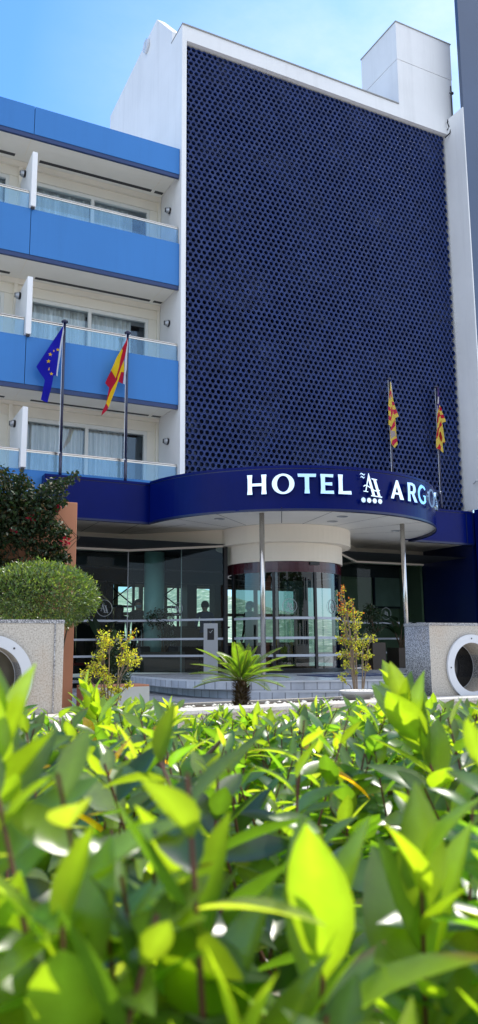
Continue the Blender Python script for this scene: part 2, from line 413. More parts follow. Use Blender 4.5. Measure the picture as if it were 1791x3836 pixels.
# --- perforated screen: hex-packed tubes
PX, R0, DEP = .151, .0545, .10
PZ = PX*sqrt(3)/2
xs0, xs1, zs0, zs1, YF = 6.95, 15.455, 4.45, 16.10, 16.60
cells = []
nr = int((zs1-zs0)/PZ)
for j in range(nr):
    off = (j % 2)*PX/2
    for i in range(int((xs1-xs0)/PX)+1):
        x = xs0+PX/2+i*PX+off; z = zs1-PZ*.6-j*PZ
        if x < xs1-PX*.35: cells.append((x, z))
cells = np.array(cells)
ang = np.arange(12)*pi/6 + pi/6
hexr = np.where(np.arange(12) % 2 == 0, PX/sqrt(3), PX/2)
outer = np.stack([np.cos(ang)*hexr, np.sin(ang)*hexr], 1); inner = np.stack([np.cos(ang)*R0, np.sin(ang)*R0], 1)
nC = len(cells)
jit = rng.normal(0, .003, (nC,1)); cells = cells+rng.normal(0,.0014,cells.shape)
def ring(o2, y):
    V = np.zeros((nC,12,3)); V[:,:,0] = cells[:,0:1]+o2[:,0]; V[:,:,2] = cells[:,1:2]+o2[:,1]; V[:,:,1] = y; return V
V = np.concatenate([ring(outer, YF+.016), ring(inner*1.17, YF+jit), ring(inner, YF+.012), ring(inner, YF+.055), ring(inner, YF+DEP), ring(outer, YF+DEP)], 1)
q = []
for k in range(12):
    k2 = (k+1) % 12
    q += [[k,12+k,12+k2,k2],[12+k,24+k,24+k2,12+k2],[24+k,36+k,36+k2,24+k2],[36+k,48+k,48+k2,36+k2],[48+k,60+k,60+k2,48+k2]]
Q = (np.arange(nC)[:,None,None]*72+np.array(q)[None]).reshape(-1,4)
def tube_mat():
    m, nt, out = newmat('tube_inner')
    f = noise(nt, .55, 4, stretch=(1.0,1,1.5)); c = ramp(nt, f, [(.46, (.004,.012,.055)), (.55, (.05,.075,.16)), (.66, (.26,.31,.42))])
    pbr(nt, out, c, .7); return m
part(fast('perforated_screen', V.reshape(-1,3), Q, [SCREEN, tube_mat()], mi=np.tile([0,0,0,1,0], nC*12)))
def back_mat():
    m, nt, out = newmat('screen_backing')
    t = nt.nodes.new('ShaderNodeTexCoord'); sp = nt.nodes.new('ShaderNodeSeparateXYZ'); nt.links.new(t.outputs['Object'], sp.inputs[0])
    f = noise(nt, .9, 3, stretch=(1.3,1,1.0))
    c = ramp(nt, f, [(.48, (.003,.006,.03)), (.56, (.05,.07,.15)), (.66, (.25,.29,.40))])
    mr = nt.nodes.new('ShaderNodeMapRange'); mr.inputs[1].default_value = 6.42; mr.inputs[2].default_value = 6.46
    nt.links.new(sp.outputs['Z'], mr.inputs[0]); bw_z = mr
    mx = nt.nodes.new('ShaderNodeMapRange'); mx.inputs[1].default_value = 3.2-6; mx.inputs[2].default_value = 4.6-6
    nt.links.new(sp.outputs['X'], mx.inputs[0])
    ma = nt.nodes.new('ShaderNodeMath'); ma.operation = 'MAXIMUM'; nt.links.new(mr.outputs[0], ma.inputs[0]); nt.links.new(mx.outputs[0], ma.inputs[1])
    c = mixc(nt, ma.outputs[0], (.85,.88,.92), c)
    pbr(nt, out, c, .8); return m
m = MB(); m.poly([(6.94,17.26,4.41),(15.46,17.26,4.41),(15.46,17.26,16.5),(6.94,17.26,16.5)])
for z in (6.5, 9.5, 12.5): m.box(6.94,16.78,z-.12,15.46,17.25,z+.1)
for x in (8.4, 9.9, 11.4, 12.9, 14.4): m.box(x,16.76,4.42,x+.10,17.25,16.1)
m.box(6.94,16.72,4.405,15.46,17.25,4.43); m.box(7.0,16.83,4.44,8.35,17.2,6.3); m.box(8.55,16.86,4.44,9.85,17.2,6.3); m.box(8.0,16.9,7.2,9.8,17.2,8.6); m.box(10.1,16.95,7.1,11.3,17.2,8.5)
bw = m.build('screen_backing', back_mat()); part(bw)
# --- roof box
m = MB(); m.box(13.68,16.502,16.561,15.76,18.25,18.05); m.box(13.68,16.502,18.075,15.78,18.25,19.30); m.box(13.71,16.53,18.05,15.74,18.2,18.075)
rb = part(m.build('roof_box', WHITE))
mm = MB(); mm.box(13.66,16.48,19.30,15.80,18.27,19.33); mm.build('coping', ROOFG, rb)
m = MB(); m.lathe([(.13,0),(.19,.01),(.19,.07),(.15,.09),(.10,.06),(0,.06)], seg=24)
vo = m.build('wall_vent', RINGM, None, smooth=False); vo.data.transform(Matrix.Translation((6.815,19.1,17.88)) @ Matrix.Rotation(-pi/2, 4, 'Y')); part(vo)
m = MB(); m.tube([(15.62,16.4,16.6),(15.62,16.4,17.75)], .022); m.tube([(15.55,16.4,17.5),(15.70,16.4,17.5)], .015); m.tube([(15.62,16.4,16.62),(15.45,16.44,16.58),(15.50,16.40,16.4),(15.44,16.46,16.25)], .014); m.lathe([(0,-.04),(.05,-.02),(.05,.02),(0,.04)], (15.66,16.4,17.52), 10)
part(m.build('antenna', BLACKM))
m = MB(); m.tube([(15.50,16.47,16.62),(15.44,16.44,16.5),(15.452,16.40,16.35),(15.49,16.36,16.25),(15.45,16.36,16.1),(15.35,16.47,15.98)], .02, 8)
part(m.build('cable', BLACKM, smooth=True))
# --- right return wall: glossy blue base panels and slate fin
m = MB(); m.box(15.455,15.84,.35,15.74,16.26,4.585); m.box(15.44,16.40,.35,15.74,18.5,3.70, 1); m.box(15.74,15.85,0.02,30,22,4.58)
part(m.build('blue_wall_panel', [NAVY, NAVY_M]))
m = MB(); m.tube([(15.50,16.3,5.32),(15.36,16.0,5.34)], .012); m.lathe([(0,0),(.04,0),(.04,.02),(0,.02)], (15.36,16.0,5.33), 10)
part(m.build('wall_bracket', ALU))
# --- balconies
FL = [dict(t=13.126,b=12.34), dict(t=10.6,b=9.41), dict(t=7.61,b=6.43), dict(t=4.66,b=3.72)]
XL = -.45
for k, f in enumerate(FL):
    so_z = [12.5,9.5,6.52,3.95][k]
    m = MB()
    for x0, x1 in ((XL,3.232),(3.246,6.80)): m.box(x0,16.60,f['b']+.10,x1,16.68,f['t'])
    m.box(XL,16.615,f['b'],6.795,16.68,f['b']+.099,1)
    m.box(XL,16.66,f['b']+.2,6.79,16.70,f['t']-.02,1)
    name = 'roof_fascia' if k == 0 else 'balcony'
    fo = part(m.build(name, [BLUE, LIP]))
    s = MB(); ztop = so_z+(.45 if k == 0 else .24)
    s.box(XL,16.70,so_z,6.805,17.98 if k else 18.75,ztop)
    for xa, xb in ((XL,3.02),(3.6,6.46),(6.55,6.775)): s.box(xa,17.62,so_z-.004,xb,17.73,so_z+.02,1)
    for xa in (3.24, 6.5): s.box(xa-.006,16.71,so_z-.003,xa+.006,17.6,so_z+.02,2)
    sof = s.build('soffit', [SOFFIT, SEAM, CREAM], fo)
    if k:
        rz_ = [0,11.03,8.03,5.09][k]
        for x0, x1 in ((XL,3.19),(3.335,6.78)):
            g = MB(); g.box(x0,16.640,f['t']-.05,x1,16.652,rz_-.03); g.build('glass_railing', G_RAIL, fo)
            g = MB(); g.tube([(x0,16.646,rz_),(x1,16.646,rz_)], .024, 10); g.box(x0,16.632,rz_-.045,x1,16.660,rz_-.022); g.build('handrail', STEEL, fo, smooth=False)
        g = MB(); zb, zt = f['t']-.02+.04, f['t']+1.34
        g.box(3.205,16.50,zb,3.322,17.84,zt); g.box(3.225,16.52,zb-.05,3.30,16.58,zb,1)
        g.build('divider', [WHITE, SEAM], fo, bevel=.012)
# --- room walls and windows
for k, (fz, wt, sz) in enumerate(((9.74,12.1,12.5),(6.76,9.1,9.5),(4.19,6.16,6.52))):
    m = MB()
    for dx in (0, -3.57):
        a, b = 3.26+dx, (6.81 if dx == 0 else 3.26)
        m.box(a,17.86,wt+.27,b-.003,18.1,sz-.003)
        m.box(a,17.95,wt+.04,b-.003,18.1,wt+.269)
        m.box(6.74+dx,17.88,fz,b-.003,18.1,wt+.269); m.box(6.54+dx,17.97,fz,6.739+dx,18.1,wt+.039)
        m.box(a,17.92,fz,3.56+dx,18.1,wt+.039)
    part(m.build('room_wall', CREAM))
    for dx in (0, -3.57):
        f = MB()
        f.box(3.56+dx,17.99,wt-.05,6.54+dx,18.09,wt+.04); f.box(6.46+dx,17.99,fz,6.54+dx,18.09,wt-.05); f.box(3.56+dx,17.99,fz,3.63+dx,18.09,wt-.05)
        f.box(4.98+dx,17.975,fz,5.06+dx,18.085,wt-.05); f.box(3.63+dx,18.0,fz,6.46+dx,18.08,fz+.07)
        wo_ = part(f.build('window', FRAME_W))
        for x0, x1, y in ((3.63,4.98,18.02),(5.06,6.46,18.06)):
            g = MB(); g.poly([(x0+dx,y,fz+.07),(x1+dx,y,fz+.07),(x1+dx,y,wt-.05),(x0+dx,y,wt-.05)]); g.build('pane', G_WIN, wo_)
        spans = ((3.6,5.0),(5.03,6.15 if k != 2 else 6.0)) if dx == 0 else ((3.6,5.0),(5.03,6.45))
        for x0, x1 in spans:
            n = int((x1-x0)*60); ph = rng.uniform(0,6)
            xs = np.linspace(x0+dx, x1+dx, n)
            fr = np.cumsum(rng.uniform(.5,1.5,n))*.85
            ys = 18.24+.035*np.sin(fr+ph)+.02*np.sin(fr*.37)
            Vc = np.concatenate([np.c_[xs,ys,np.full(n,fz+.05)], np.c_[xs,ys,np.full(n,wt-.02)]])
            i = np.arange(n-1); fast('curtain', Vc, np.c_[i,i+1,n+i+1,n+i], CURTAIN, wo_, smooth=True)
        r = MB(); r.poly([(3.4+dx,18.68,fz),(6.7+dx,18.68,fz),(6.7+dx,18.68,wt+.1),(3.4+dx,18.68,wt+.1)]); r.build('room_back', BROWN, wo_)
    for x in (6.81, 3.205):
        z = (11.80,8.79,5.80)[k]
        m = MB()
        m.lathe([(0,.0),(.075,0),(.085,.02),(.085,.05)], seg=16)
        m.lathe([(.085,.05),(.075,.09),(.05,.12),(0,.13)], seg=16, mi=1)
        m.box(-.05,-.02,.05,.05,.02,.135)
        o = m.build('wall_lamp', [BLACKM, ALU], None)
        o.data.transform(Matrix.Translation((x,17.24,z)) @ Matrix.Rotation(-pi/2,4,'Y')); part(o)
# --- entrance canopy
CX, CY, CR = 9.64, 16.65, 3.61
a0 = math.acos((CY-16.30)/CR)
arc = [(CX+CR*sin(-a0+2*a0*k/72), CY-CR*cos(-a0+2*a0*k/72)) for k in range(73)]
plan = [(3.68,16.30)]+arc+[(15.43,16.30)]
m = MB()
def shell(m, plan, d, z0, z1, mi):
    ip = grow(plan, -d); op = plan
    m.ribbon(op, z0, z1, mi)
    m.ribbon(ip[::-1], z0, z1, mi)
    for a, b, c, e in zip(op[:-1],op[1:],ip[1:],ip[:-1]):
        m.poly([(*a,z1),(*b,z1),(*c,z1),(*e,z1)], mi); m.poly([(*a,z0),(*e,z0),(*c,z0),(*b,z0)], mi)
shell(m, plan, .10, ZB, ZT-.07, 0)
shell(m, grow(plan,-.012), .08, ZT-.07, ZT-.055, 1)
shell(m, grow(plan,.012), .12, ZT-.055, ZT, 0)
shell(m, grow(plan,.010), .11, ZB-.03, ZB+.015, 1)
m.box(3.68,16.31,ZB,3.72,16.59,ZT); m.box(15.17,16.286,ZB+.03,15.20,16.299,ZT-.06,1); m.box(15.40,16.28,ZB-.01,15.43,16.299,ZT-.06,1); m.box(12.9,16.286,ZB-.01,15.43,16.298,ZB+.02,1)
can = part(m.build('entrance_canopy', [NAVY, NAVY_M]))
s = MB(); ins = grow(plan,-.05)
s.poly([(x,y,3.67) for x,y in ins+[(15.43,18.62),(3.68,18.62)]][::-1])
s.poly([(x,y,4.40) for x,y in ins+[(15.43,16.49),(3.68,16.49)]])
def seam(m, a, b, z=3.667, w=.007):
    d = Vector((b[0]-a[0], b[1]-a[1])).normalized(); n = Vector((-d.y,d.x))*w
    m.poly([(a[0]+n.x,a[1]+n.y,z),(b[0]+n.x,b[1]+n.y,z),(b[0]-n.x,b[1]-n.y,z),(a[0]-n.x,a[1]-n.y,z)],1)
for a, b in (((7.75,13.47),(8.78,15.27)),((8.90,13.10),(9.28,15.2)),((6.9,16.35),(6.05,18.3)),((5.9,16.35),(6.0,18.35)),((5.0,16.4),(5.05,18.4)),((10.4,13.2),(10.1,15.2)),((11.7,13.7),(10.8,15.5)),((12.75,14.8),(11.3,16.1)),((13.2,16.3),(13.1,18.3)),((6.75,14.6),(8.2,15.9)),((6.2,15.6),(8.1,16.4))): seam(s, a, b)
s.build('soffit', [SOFFIT, SEAM], can)
for x, y in ((7.25,15.3),(9.52,13.95),(11.93,15.21),(9.7,14.6)):
    l = MB(); l.lathe([(.12,0),(.12,-.008),(.085,-.012),(.08,.0),(0,.0)], (x,y,3.668), 20); l.build('ceiling_light', ALU, can)
for x in (7.73, 11.37):
    l = MB(); l.tube([(x,14.27,.342),(x,14.27,3.668)], .053, 20); l.lathe([(0,0),(.09,0),(.09,.012),(.055,.014)], (x,14.27,.342), 20); l.build('column', STEEL, can, smooth=True)
# --- lintels over the glass
def facade(off): # plan line of the recessed glass front, mirrored about x=9.66
    L = [(3.45,18.45),(6.28,18.45),(8.06,16.75)]
    return L, [(2*9.66-x, y) for x, y in L[::-1]]
Lp, Rp = facade(0)
for P in (Lp, Rp):
    m = MB(); shell(m, P, .22, 3.25, 3.668, 0); part(m.build('lintel', BEIGE))
# drum
DC = (9.67, 16.78)
m = MB(); m.lathe([(1.45,3.668),(1.65,3.664),(1.65,3.27),(1.44,3.262),(1.44,2.845),(1.2,2.845)], (DC[0],DC[1],0), 72)
part(m.build('drum', BEIGE, smooth=False))
# glass front
def gwall(P, z0, z1, emb):
    g = MB()
    Q = grow(P, .03) if False else P
    g.ribbon(P, z0, z0+.07, 0); g.ribbon(grow(P,-.06), z0, z0+.07, 0)
    for a, b, c, e in zip(P[:-1],P[1:],grow(P,-.06)[1:],grow(P,-.06)[:-1]): g.poly([(*a,z0+.07),(*b,z0+.07),(*c,z0+.07),(*e,z0+.07)],0)
    o = part(g.build('glass_front', ALU))
    inn = grow(P, -.03)
    p = MB(); p.ribbon(inn, z0+.07, z1, 0); p.build('pane', G_LOBBY, o)
    st = grow(P, -.024)
    for zz in (1.535, 1.09, .70):
        s_ = MB(); s_.ribbon(st, zz, zz+.05); s_.build('stripe', STRIPE, o)
    return o
STRIPE = paint('frosted_stripe', (.52,.56,.62), .7, .05)
gl = gwall(Lp, .12, 3.252, 1); gr = gwall(Rp, .34, 3.252, 1)
pm = MB(); pm.box(8.03,16.70,.34,8.12,16.80,3.25); pm.build('post', BLACKM, gl)
pm = MB(); pm.box(11.20,16.70,.34,11.29,16.80,3.25); pm.build('post', BLACKM, gr)
pm = MB(); pm.tube([(7.29,17.53,.34),(7.29,17.53,3.25)], .012, 6); pm.tube([(6.27,18.47,.12),(6.27,18.47,3.25)], .012, 6); pm.build('mullion', ALU, gl)
# monogram (A and H sharing a leg), unit box
def monogram(ring=False):
    k = lambda x, y: ((x-520)/480, (1050-y)/960)
    C = []
    C.append([k(*p) for p in ((365,90),(378,90),(640,1000),(520,1000),(352,380))][:])
    C.append([k(*p) for p in ((365,90),(352,370),(248,850),(205,850))])
    C.append([k(*p) for p in ((128,825),(330,840),(330,872),(128,858))])
    C.append([k(*p) for p in ((490,288),(742,315),(735,350),(690,350),(870,1010),(755,1000),(565,345),(495,332))])
    C.append([k(*p) for p in ((452,978),(935,1005),(935,1050),(452,1020))])
    C.append([k(*p) for p in stroke([(135,655),(190,605),(270,598),(400,665),(520,745),(620,790),(720,790),(800,775),(845,745)],[38,40,40,40,44,44,40,40,26])])
    if ring: pass
    return C
def merged(contours, extrude):
    """each outline solid on its own, joined into one mesh (avoids even-odd holes where strokes cross)"""
    V = []; F = []
    for i, c in enumerate(contours):
        c = c if isinstance(c[0][0], (tuple, list)) else [c]
        me = shape_mesh(c, extrude+.0012*i); n = len(V)
        V += [tuple(v.co) for v in me.vertices]; F += [tuple(n+k for k in p.vertices) for p in me.polygons]
        bpy.data.meshes.remove(me)
    me = bpy.data.meshes.new('outline'); me.from_pydata(V, [], F); return me
ETCH = paint('etched_white', (.34,.37,.38), .7, .05)
def emblem(parent, M, size):
    c = [[(x*size*.62, (y-.5)*size*1.15) for x, y in p] for p in monogram()]
    c.append([ell(0,0,size,size,48), ell(0,0,size*.93,size*.93,48)])
    me = merged(c, .003); me.transform(M); me.materials.append(ETCH)
    o = bpy.data.objects.new('emblem', me); link(o, parent); return o
def stand(loc, yaw):   # upright sign plate: local X right, local Y up, facing -Y rotated by yaw about Z
    return Matrix.Translation(loc) @ Matrix.Rotation(yaw,4,'Z') @ Matrix.Rotation(pi/2,4,'X')
emblem(gl, stand((5.68,18.44,1.86),0), .20)
emblem(gl, stand((7.19,17.56,1.83),-atan2(1.70,1.78)), .15)
emblem(gr, stand((13.99,18.44,1.82),0), .17)
# --- revolving door
rd = MB(); rd.lathe([(1.405,2.845),(1.41,2.60),(1.34,2.60)], (DC[0],DC[1],0), 72); rd.lathe([(1.34,2.66),(1.42,2.655),(1.42,2.665)], (DC[0],DC[1],0), 72)
RD = part(rd.build('revolving_door', MAROON))
def arcp(r, a, b, n=24): return [(DC[0]+r*sin(a+(b-a)*k/n), DC[1]-r*cos(a+(b-a)*k/n)) for k in range(n+1)]
for a, b in ((-88,-40),(-38.5,.2),(1.8,44),(45.5,88)):
    g = MB(); P = arcp(1.385, radians(a), radians(b)); g.ribbon(P,.42,2.6); go = g.build('glass_panel', G_DOOR, RD, smooth=True)
    for zz in (1.535,1.09,.70):
        s_ = MB(); s_.ribbon(arcp(1.392,radians(a),radians(b)),zz,zz+.055); s_.build('stripe', STRIPE, RD)
b_ = MB(); b_.lathe([(1.36,.345),(1.42,.345),(1.42,.43),(1.36,.43)], (DC[0],DC[1],0), 72); b_.build('base_ring', BLACKM, RD)
for a in (-88,-39.2,1.0,44.7,88):
    g = MB(); x, y = DC[0]+1.39*sin(radians(a)), DC[1]-1.39*cos(radians(a)); g.box(x-.03,y-.03,.42,x+.03,y+.03,2.6,0,radians(a)); g.build('door_post', BLACKM, RD)
for a in (20, 140, 260):
    g = MB(); a_ = radians(a)
    e = (DC[0]+1.3*cos(a_), DC[1]+1.3*sin(a_)); g.poly([(DC[0],DC[1],.4),(e[0],e[1],.4),(e[0],e[1],2.55),(DC[0],DC[1],2.55)]); lf = g.build('door_leaf', G_LOBBY, RD)
g = MB(); g.box(9.55,15.335,2.765,9.80,15.40,2.835); g.build('sensor', BLACKM, RD)
for a, sz in ((-24.5,.165),(23,.165)):
    x, y = DC[0]+1.40*sin(radians(a)), DC[1]-1.40*cos(radians(a)); emblem(RD, stand((x,y,1.83), radians(a)), sz)
# --- lobby
m = MB()
m.poly([(3.4,18.5,.335),(6.3,18.5,.335),(8.1,16.8,.335),(11.25,16.8,.335),(13.0,18.5,.335),(15.44,18.5,.335),(15.44,25,.335),(3.4,25,.335)],0)
LFL = paint('polished_dark_floor', (.09,.095,.10), .12, .2, 3)
part(m.build('lobby_floor', LFL))
m = MB()
m.poly([(3.4,16.6,3.30),(15.44,16.6,3.30),(15.44,25.2,3.30),(3.4,25.2,3.30)])
m.box(3.3,18.6,.3,3.4,25.2,3.3)
m.box(3.4,25.0,.3,15.44,25.15,.95); m.box(3.4,25.0,2.98,15.44,25.15,3.3); m.box(3.4,25,.95,8.0,25.15,2.98); m.box(14.9,25,.95,15.44,25.15,2.98)
m.box(10.28,24.2,.34,10.62,24.8,3.29); m.box(10.62,22.8,.34,11.05,23.2,3.29)
m.box(3.4,19.5,2.95,15.4,19.9,3.29); m.box(3.4,22.0,2.8,15.4,22.2,3.29)
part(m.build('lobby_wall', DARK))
m = MB(); m.box(13.2,19.6,.34,15.42,19.72,3.29); m.box(15.36,18.52,.34,15.43,19.6,3.29)
part(m.build('side_partition', paint('sage_wall', (.16,.20,.13), .7, .1, 1)))
m = MB()
for x in np.arange(8.0, 14.95, .86): m.box(x,24.93,.95,x+.14,24.99,2.98)
for z in (.95, 1.95, 2.88): m.box(8.0,24.92,z,14.9,24.985,z+.10)
part(m.build('back_window', paint('ochre_frame', (.42,.33,.18), .6, .1)))
m = MB(); m.tube([(7.06,18.75,.34),(7.06,18.75,3.29)], .255, 28); part(m.build('lobby_column', TEAL, smooth=True))
m = MB()
for x0, x1 in ((6.35,7.1),(7.55,8.40)):
    for x in (x0,x1): m.box(x-.03,20.4,.34,x+.03,20.46,2.68)
    m.box(x0,20.41,2.60,x1,20.45,2.66); m.box(x0,20.41,1.98,x1,20.45,2.04)
    m.tube([(x0,20.43,2.04),(x1,20.43,2.62)],.018,6); m.tube([(x1,20.44,2.04),(x0,20.44,2.62)],.018,6)
part(m.build('braced_screen', BLACKM))
# ------------------------------------------------------------------ right slate-clad wing
m = MB(); m.box(15.504,15.80,4.60,24,15.92,22)
wing = m.build('clad_wing', SLATE)
tag(wing, 'tall dark slate-blue clad wing rising at the right edge beside the white wall', 'building')
# ------------------------------------------------------------------ sign
SG = thing('hotel_sign', 'chrome raised letters HOTEL ARGOS with AH emblem and four stars along the navy canopy', 'sign', (CX,CY-3.6,3.84))
def on_canopy(th, z, r=3.70):
    return stand((CX+r*sin(radians(th)), CY-r*cos(radians(th)), z), radians(th))
def O_(w=1.0):
    return [ell(0,.5,.56*w,.52), ell(0,.5,.31*w,.415)]
def flare(x, w=.215, e=.265):   # vertical stem, flared at both ends
    return [(x-e/2,0),(x-w/2,.25),(x-w/2,.75),(x-e/2,1),(x+e/2,1),(x+w/2,.75),(x+w/2,.25),(x+e/2,0)]
def bar(x0, x1, y, h=.12, f=.03): return [(x0,y-h/2),(x1,y-h/2-f),(x1,y+h/2+f),(x0,y+h/2)]
def Sarc(pts, ws): return stroke(pts, ws)
def curve(cx, cy, rx, ry, a, b, n=24): return [(cx+rx*cos(radians(a+(b-a)*k/n)), cy+ry*sin(radians(a+(b-a)*k/n))) for k in range(n+1)]
G_c = curve(.03,.5,.42,.44,42,325)
R_bowl = [(-.2,.95)]+curve(.02,.715,.24,.235,88,-88,16)+[(-.2,.48)]
S_c = curve(.0,.745,.19,.20,25,262,16)+curve(.0,.265,.215,.215,82,-160,16)
LET = {
 'H': ([flare(-.36), flare(.36), [(-.36,.42),(.36,.42),(.36,.56),(-.36,.56)]], .40),
 'O': ([O_()], .40),
 'T': ([flare(0), [(-.45,.84),(-.47,1.0),(.47,1.0),(.45,.84)]], .40),
 'E': ([flare(-.26), [(-.26,.865),(.27,.84),(.29,1.0),(-.26,1.0)], [(-.26,.44),(.22,.42),(.22,.59),(-.26,.56)], [(-.26,0),(.31,0),(.29,.165),(-.26,.14)]], .40),
 'L': ([flare(-.26), [(-.26,0),(.33,0),(.31,.18),(-.26,.14)]], .40),
 'A': ([[(-.05,1.0),(.09,1.0),(.50,0),(.21,0),(.0,.66)], [(-.05,1.0),(.05,.78),(-.27,0),(-.48,0)], [(-.22,.24),(.24,.24),(.20,.34),(-.18,.34)]], .40),
 'R': ([flare(-.25), stroke(R_bowl,[.12]+[.15]*4+[.23]*9+[.15]*4+[.12]), [(-.08,.52),(.16,.52),(.50,0),(.22,0)]], .40),
 'G': ([stroke(G_c,[.10]+[.13]*4+[.19]*14+[.14]*6), [(.20,.08),(.38,.12),(.38,.48),(.20,.48)], [(.10,.40),(.38,.40),(.38,.48),(.10,.48)]], .41),
 'S': ([stroke(S_c,[.09]+[.12]*5+[.16]*6+[.18]*10+[.15]*6+[.12]*5+[.09])], .42)}
for ch, th, z in (('H',-38.3,3.937),('O',-30.15,3.937),('T',-22.8,3.94),('E',-16.2,3.94),('L',-10.5,3.943),('A',9.35,3.94),('R',16.9,3.94),('G',23.6,3.945),('O',31.5,3.945),('S',38.7,3.945)):
    cs, sc = LET[ch]
    cs = [[[(x*sc,y*sc) for x,y in c] for c in (C_ if isinstance(C_[0][0],(tuple,list)) else [C_])] for C_ in cs]
    me = merged(cs, .045); me.transform(on_canopy(th, z)); me.materials.append(CHROME)
    o = bpy.data.objects.new('letter', me); link(o, SG); o.location = -SG.location
    o['label'] = 'chrome letter %s' % ch
em = [[(x*.27, y*.49) for x, y in p] for p in monogram()]
me = merged(em, .04); me.transform(on_canopy(-.9,3.925)); me.materials.append(CHROME)
o = bpy.data.objects.new('emblem', me); link(o, SG); o.location = -SG.location
for z, s_ in ((4.385,.062),(4.322,.050)):
    me = merged([stroke([(-s_,-.012),(-s_*.5,.014),(0,.0),(s_*.5,-.018),(s_,.010)],[.006,.022,.026,.022,.006])], .03); me.transform(on_canopy(-4.35,z)); me.materials.append(CHROME)
    o = bpy.data.objects.new('wave_mark', me); link(o, SG); o.location = -SG.location
for th in (-4.3,-2.2,-.1,2.0):
    c = [((.062 if k%2 == 0 else .040)*cos(2*pi*k/24), (.062 if k%2 == 0 else .040)*sin(2*pi*k/24)) for k in range(24)]
    me = merged([c], .03); me.transform(on_canopy(th,3.85)); me.materials.append(CHROME)
    o = bpy.data.objects.new('star', me); link(o, SG); o.location = -SG.location
# ------------------------------------------------------------------ flagpoles and flags
PB = paint('dark_blue_pole', (.008,.012,.05), .25, .1, 3, coat=.4)
def flagpole(name, label, x, z0, z1, group):
    t = thing(name, label, 'flagpole', (x,16.42,z0), 0, group); h = z1-z0
    m = MB(); m.tube([(0,0,0),(0,0,.62)], .036, 14); m.tube([(0,0,.62),(0,0,h-.05)], .029, 14); m.build('pole', PB, t, smooth=True)
    m = MB(); m.lathe([(.0,h-.06),(.045,h-.06),(.075,h-.035),(.075,h-.01),(.04,h+.02),(0,h+.025)], seg=18); m.build('finial', PB, t, smooth=True)
    m = MB(); m.lathe([(0,0),(.10,0),(.10,.025),(.045,.04)], seg=18); m.build('base_plate', PB, t)
    m = MB(); m.tube([(-.045,-.02,.55),(-.04,-.02,h-.06)], .006, 5); m.tube([(-.06,-.02,.6),(-.02,-.03,.63)], .015, 6); m.build('halyard', RINGM, t)
    return t
def dup(root, loc, label):
    r = root.copy(); COL.objects.link(r); r.location = loc; r['label'] = label
    for ch in list(root.children):
        c = ch.copy(); COL.objects.link(c); c.parent = r
    return r
fp = flagpole('flagpole', 'dark flagpole on the canopy roof carrying the blue flag with yellow stars', 4.025, 4.42, 8.03, 'flagpoles on the canopy roof')
dup(fp, (5.475,16.42,4.42), 'dark flagpole on the canopy roof carrying the red and yellow flag before the balconies')
dup(fp, (12.835,16.42,4.42), 'dark flagpole before the honeycomb screen, the one nearer the canopy emblem')
dup(fp, (14.45,16.42,4.42), 'dark flagpole before the honeycomb screen nearest the white right wall')
def cloth(n, c):
    m, nt, out = newmat(n); f = noise(nt, 30, 3)
    p = pbr(nt, None, mixc(nt, .3, c, ramp(nt, f, [(.3,(.6,.6,.6)),(.7,(1,1,1))]), 'MULTIPLY'), .8, spec=.2)
    tr = nt.nodes.new('ShaderNodeBsdfTranslucent'); tr.inputs[0].default_value = (*[min(1,x*1.2) for x in c],1)
    mx = nt.nodes.new('ShaderNodeMixShader'); mx.inputs[0].default_value = .4
    nt.links.new(p.outputs[0], mx.inputs[1]); nt.links.new(tr.outputs[0], mx.inputs[2]); nt.links.new(mx.outputs[0], out.inputs[0]); return m
F_BLUE = cloth('flag_blue', (.012,.012,.36)); F_YEL = cloth('flag_yellow', (.88,.55,.015)); F_RED = cloth('flag_red', (.50,.012,.04))
F_PINK = cloth('flag_pink_red', (.55,.03,.09)); F_YEL2 = cloth('flag_pale_yellow', (.82,.60,.10))
F_WHT = cloth('flag_white', (.75,.75,.75)); F_PUR = cloth('flag_purple', (.07,.03,.20)); F_GRY = cloth('flag_grey', (.42,.36,.36)); F_DRED = cloth('flag_dark_red', (.35,.01,.012))
from mathutils.geometry import tessellate_polygon
def flag(name, label, polys, mats, S, org, loc, fold, sx=1.0):
    """polys: (outline in sheet units, material index, depth); every region is cut to small triangles and folded in depth"""
    m = MB(); ox, oy = org
    for pts, mi, dep in polys:
        P = [Vector(((x-ox)*S*sx, (oy-y)*S, 0)) for x, y in pts]
        tris = [[P[i] for i in t] for t in tessellate_polygon([P])]
        for _ in range(14):
            nt_ = []
            for a, b, c in tris:
                L = ((b-a).length, (c-b).length, (a-c).length); k = L.index(max(L))
                if max(L) < .022: nt_.append([a,b,c]); continue
                a, b, c = (a,b,c) if k == 0 else ((b,c,a) if k == 1 else (c,a,b)); mid = (a+b)/2
                nt_ += [[a,mid,c],[mid,b,c]]
            tris = nt_
        for t in tris: m.poly([(p.x, fold(p.x,p.y)-dep, p.y) for p in t], mi)
    o = m.build(name, mats, None); o.location = loc; return o
def star5(cx, cy, r): return [(cx+(r if k%2==0 else r*.42)*sin(2*pi*k/10), cy-(r if k%2==0 else r*.42)*cos(2*pi*k/10)) for k in range(10)]
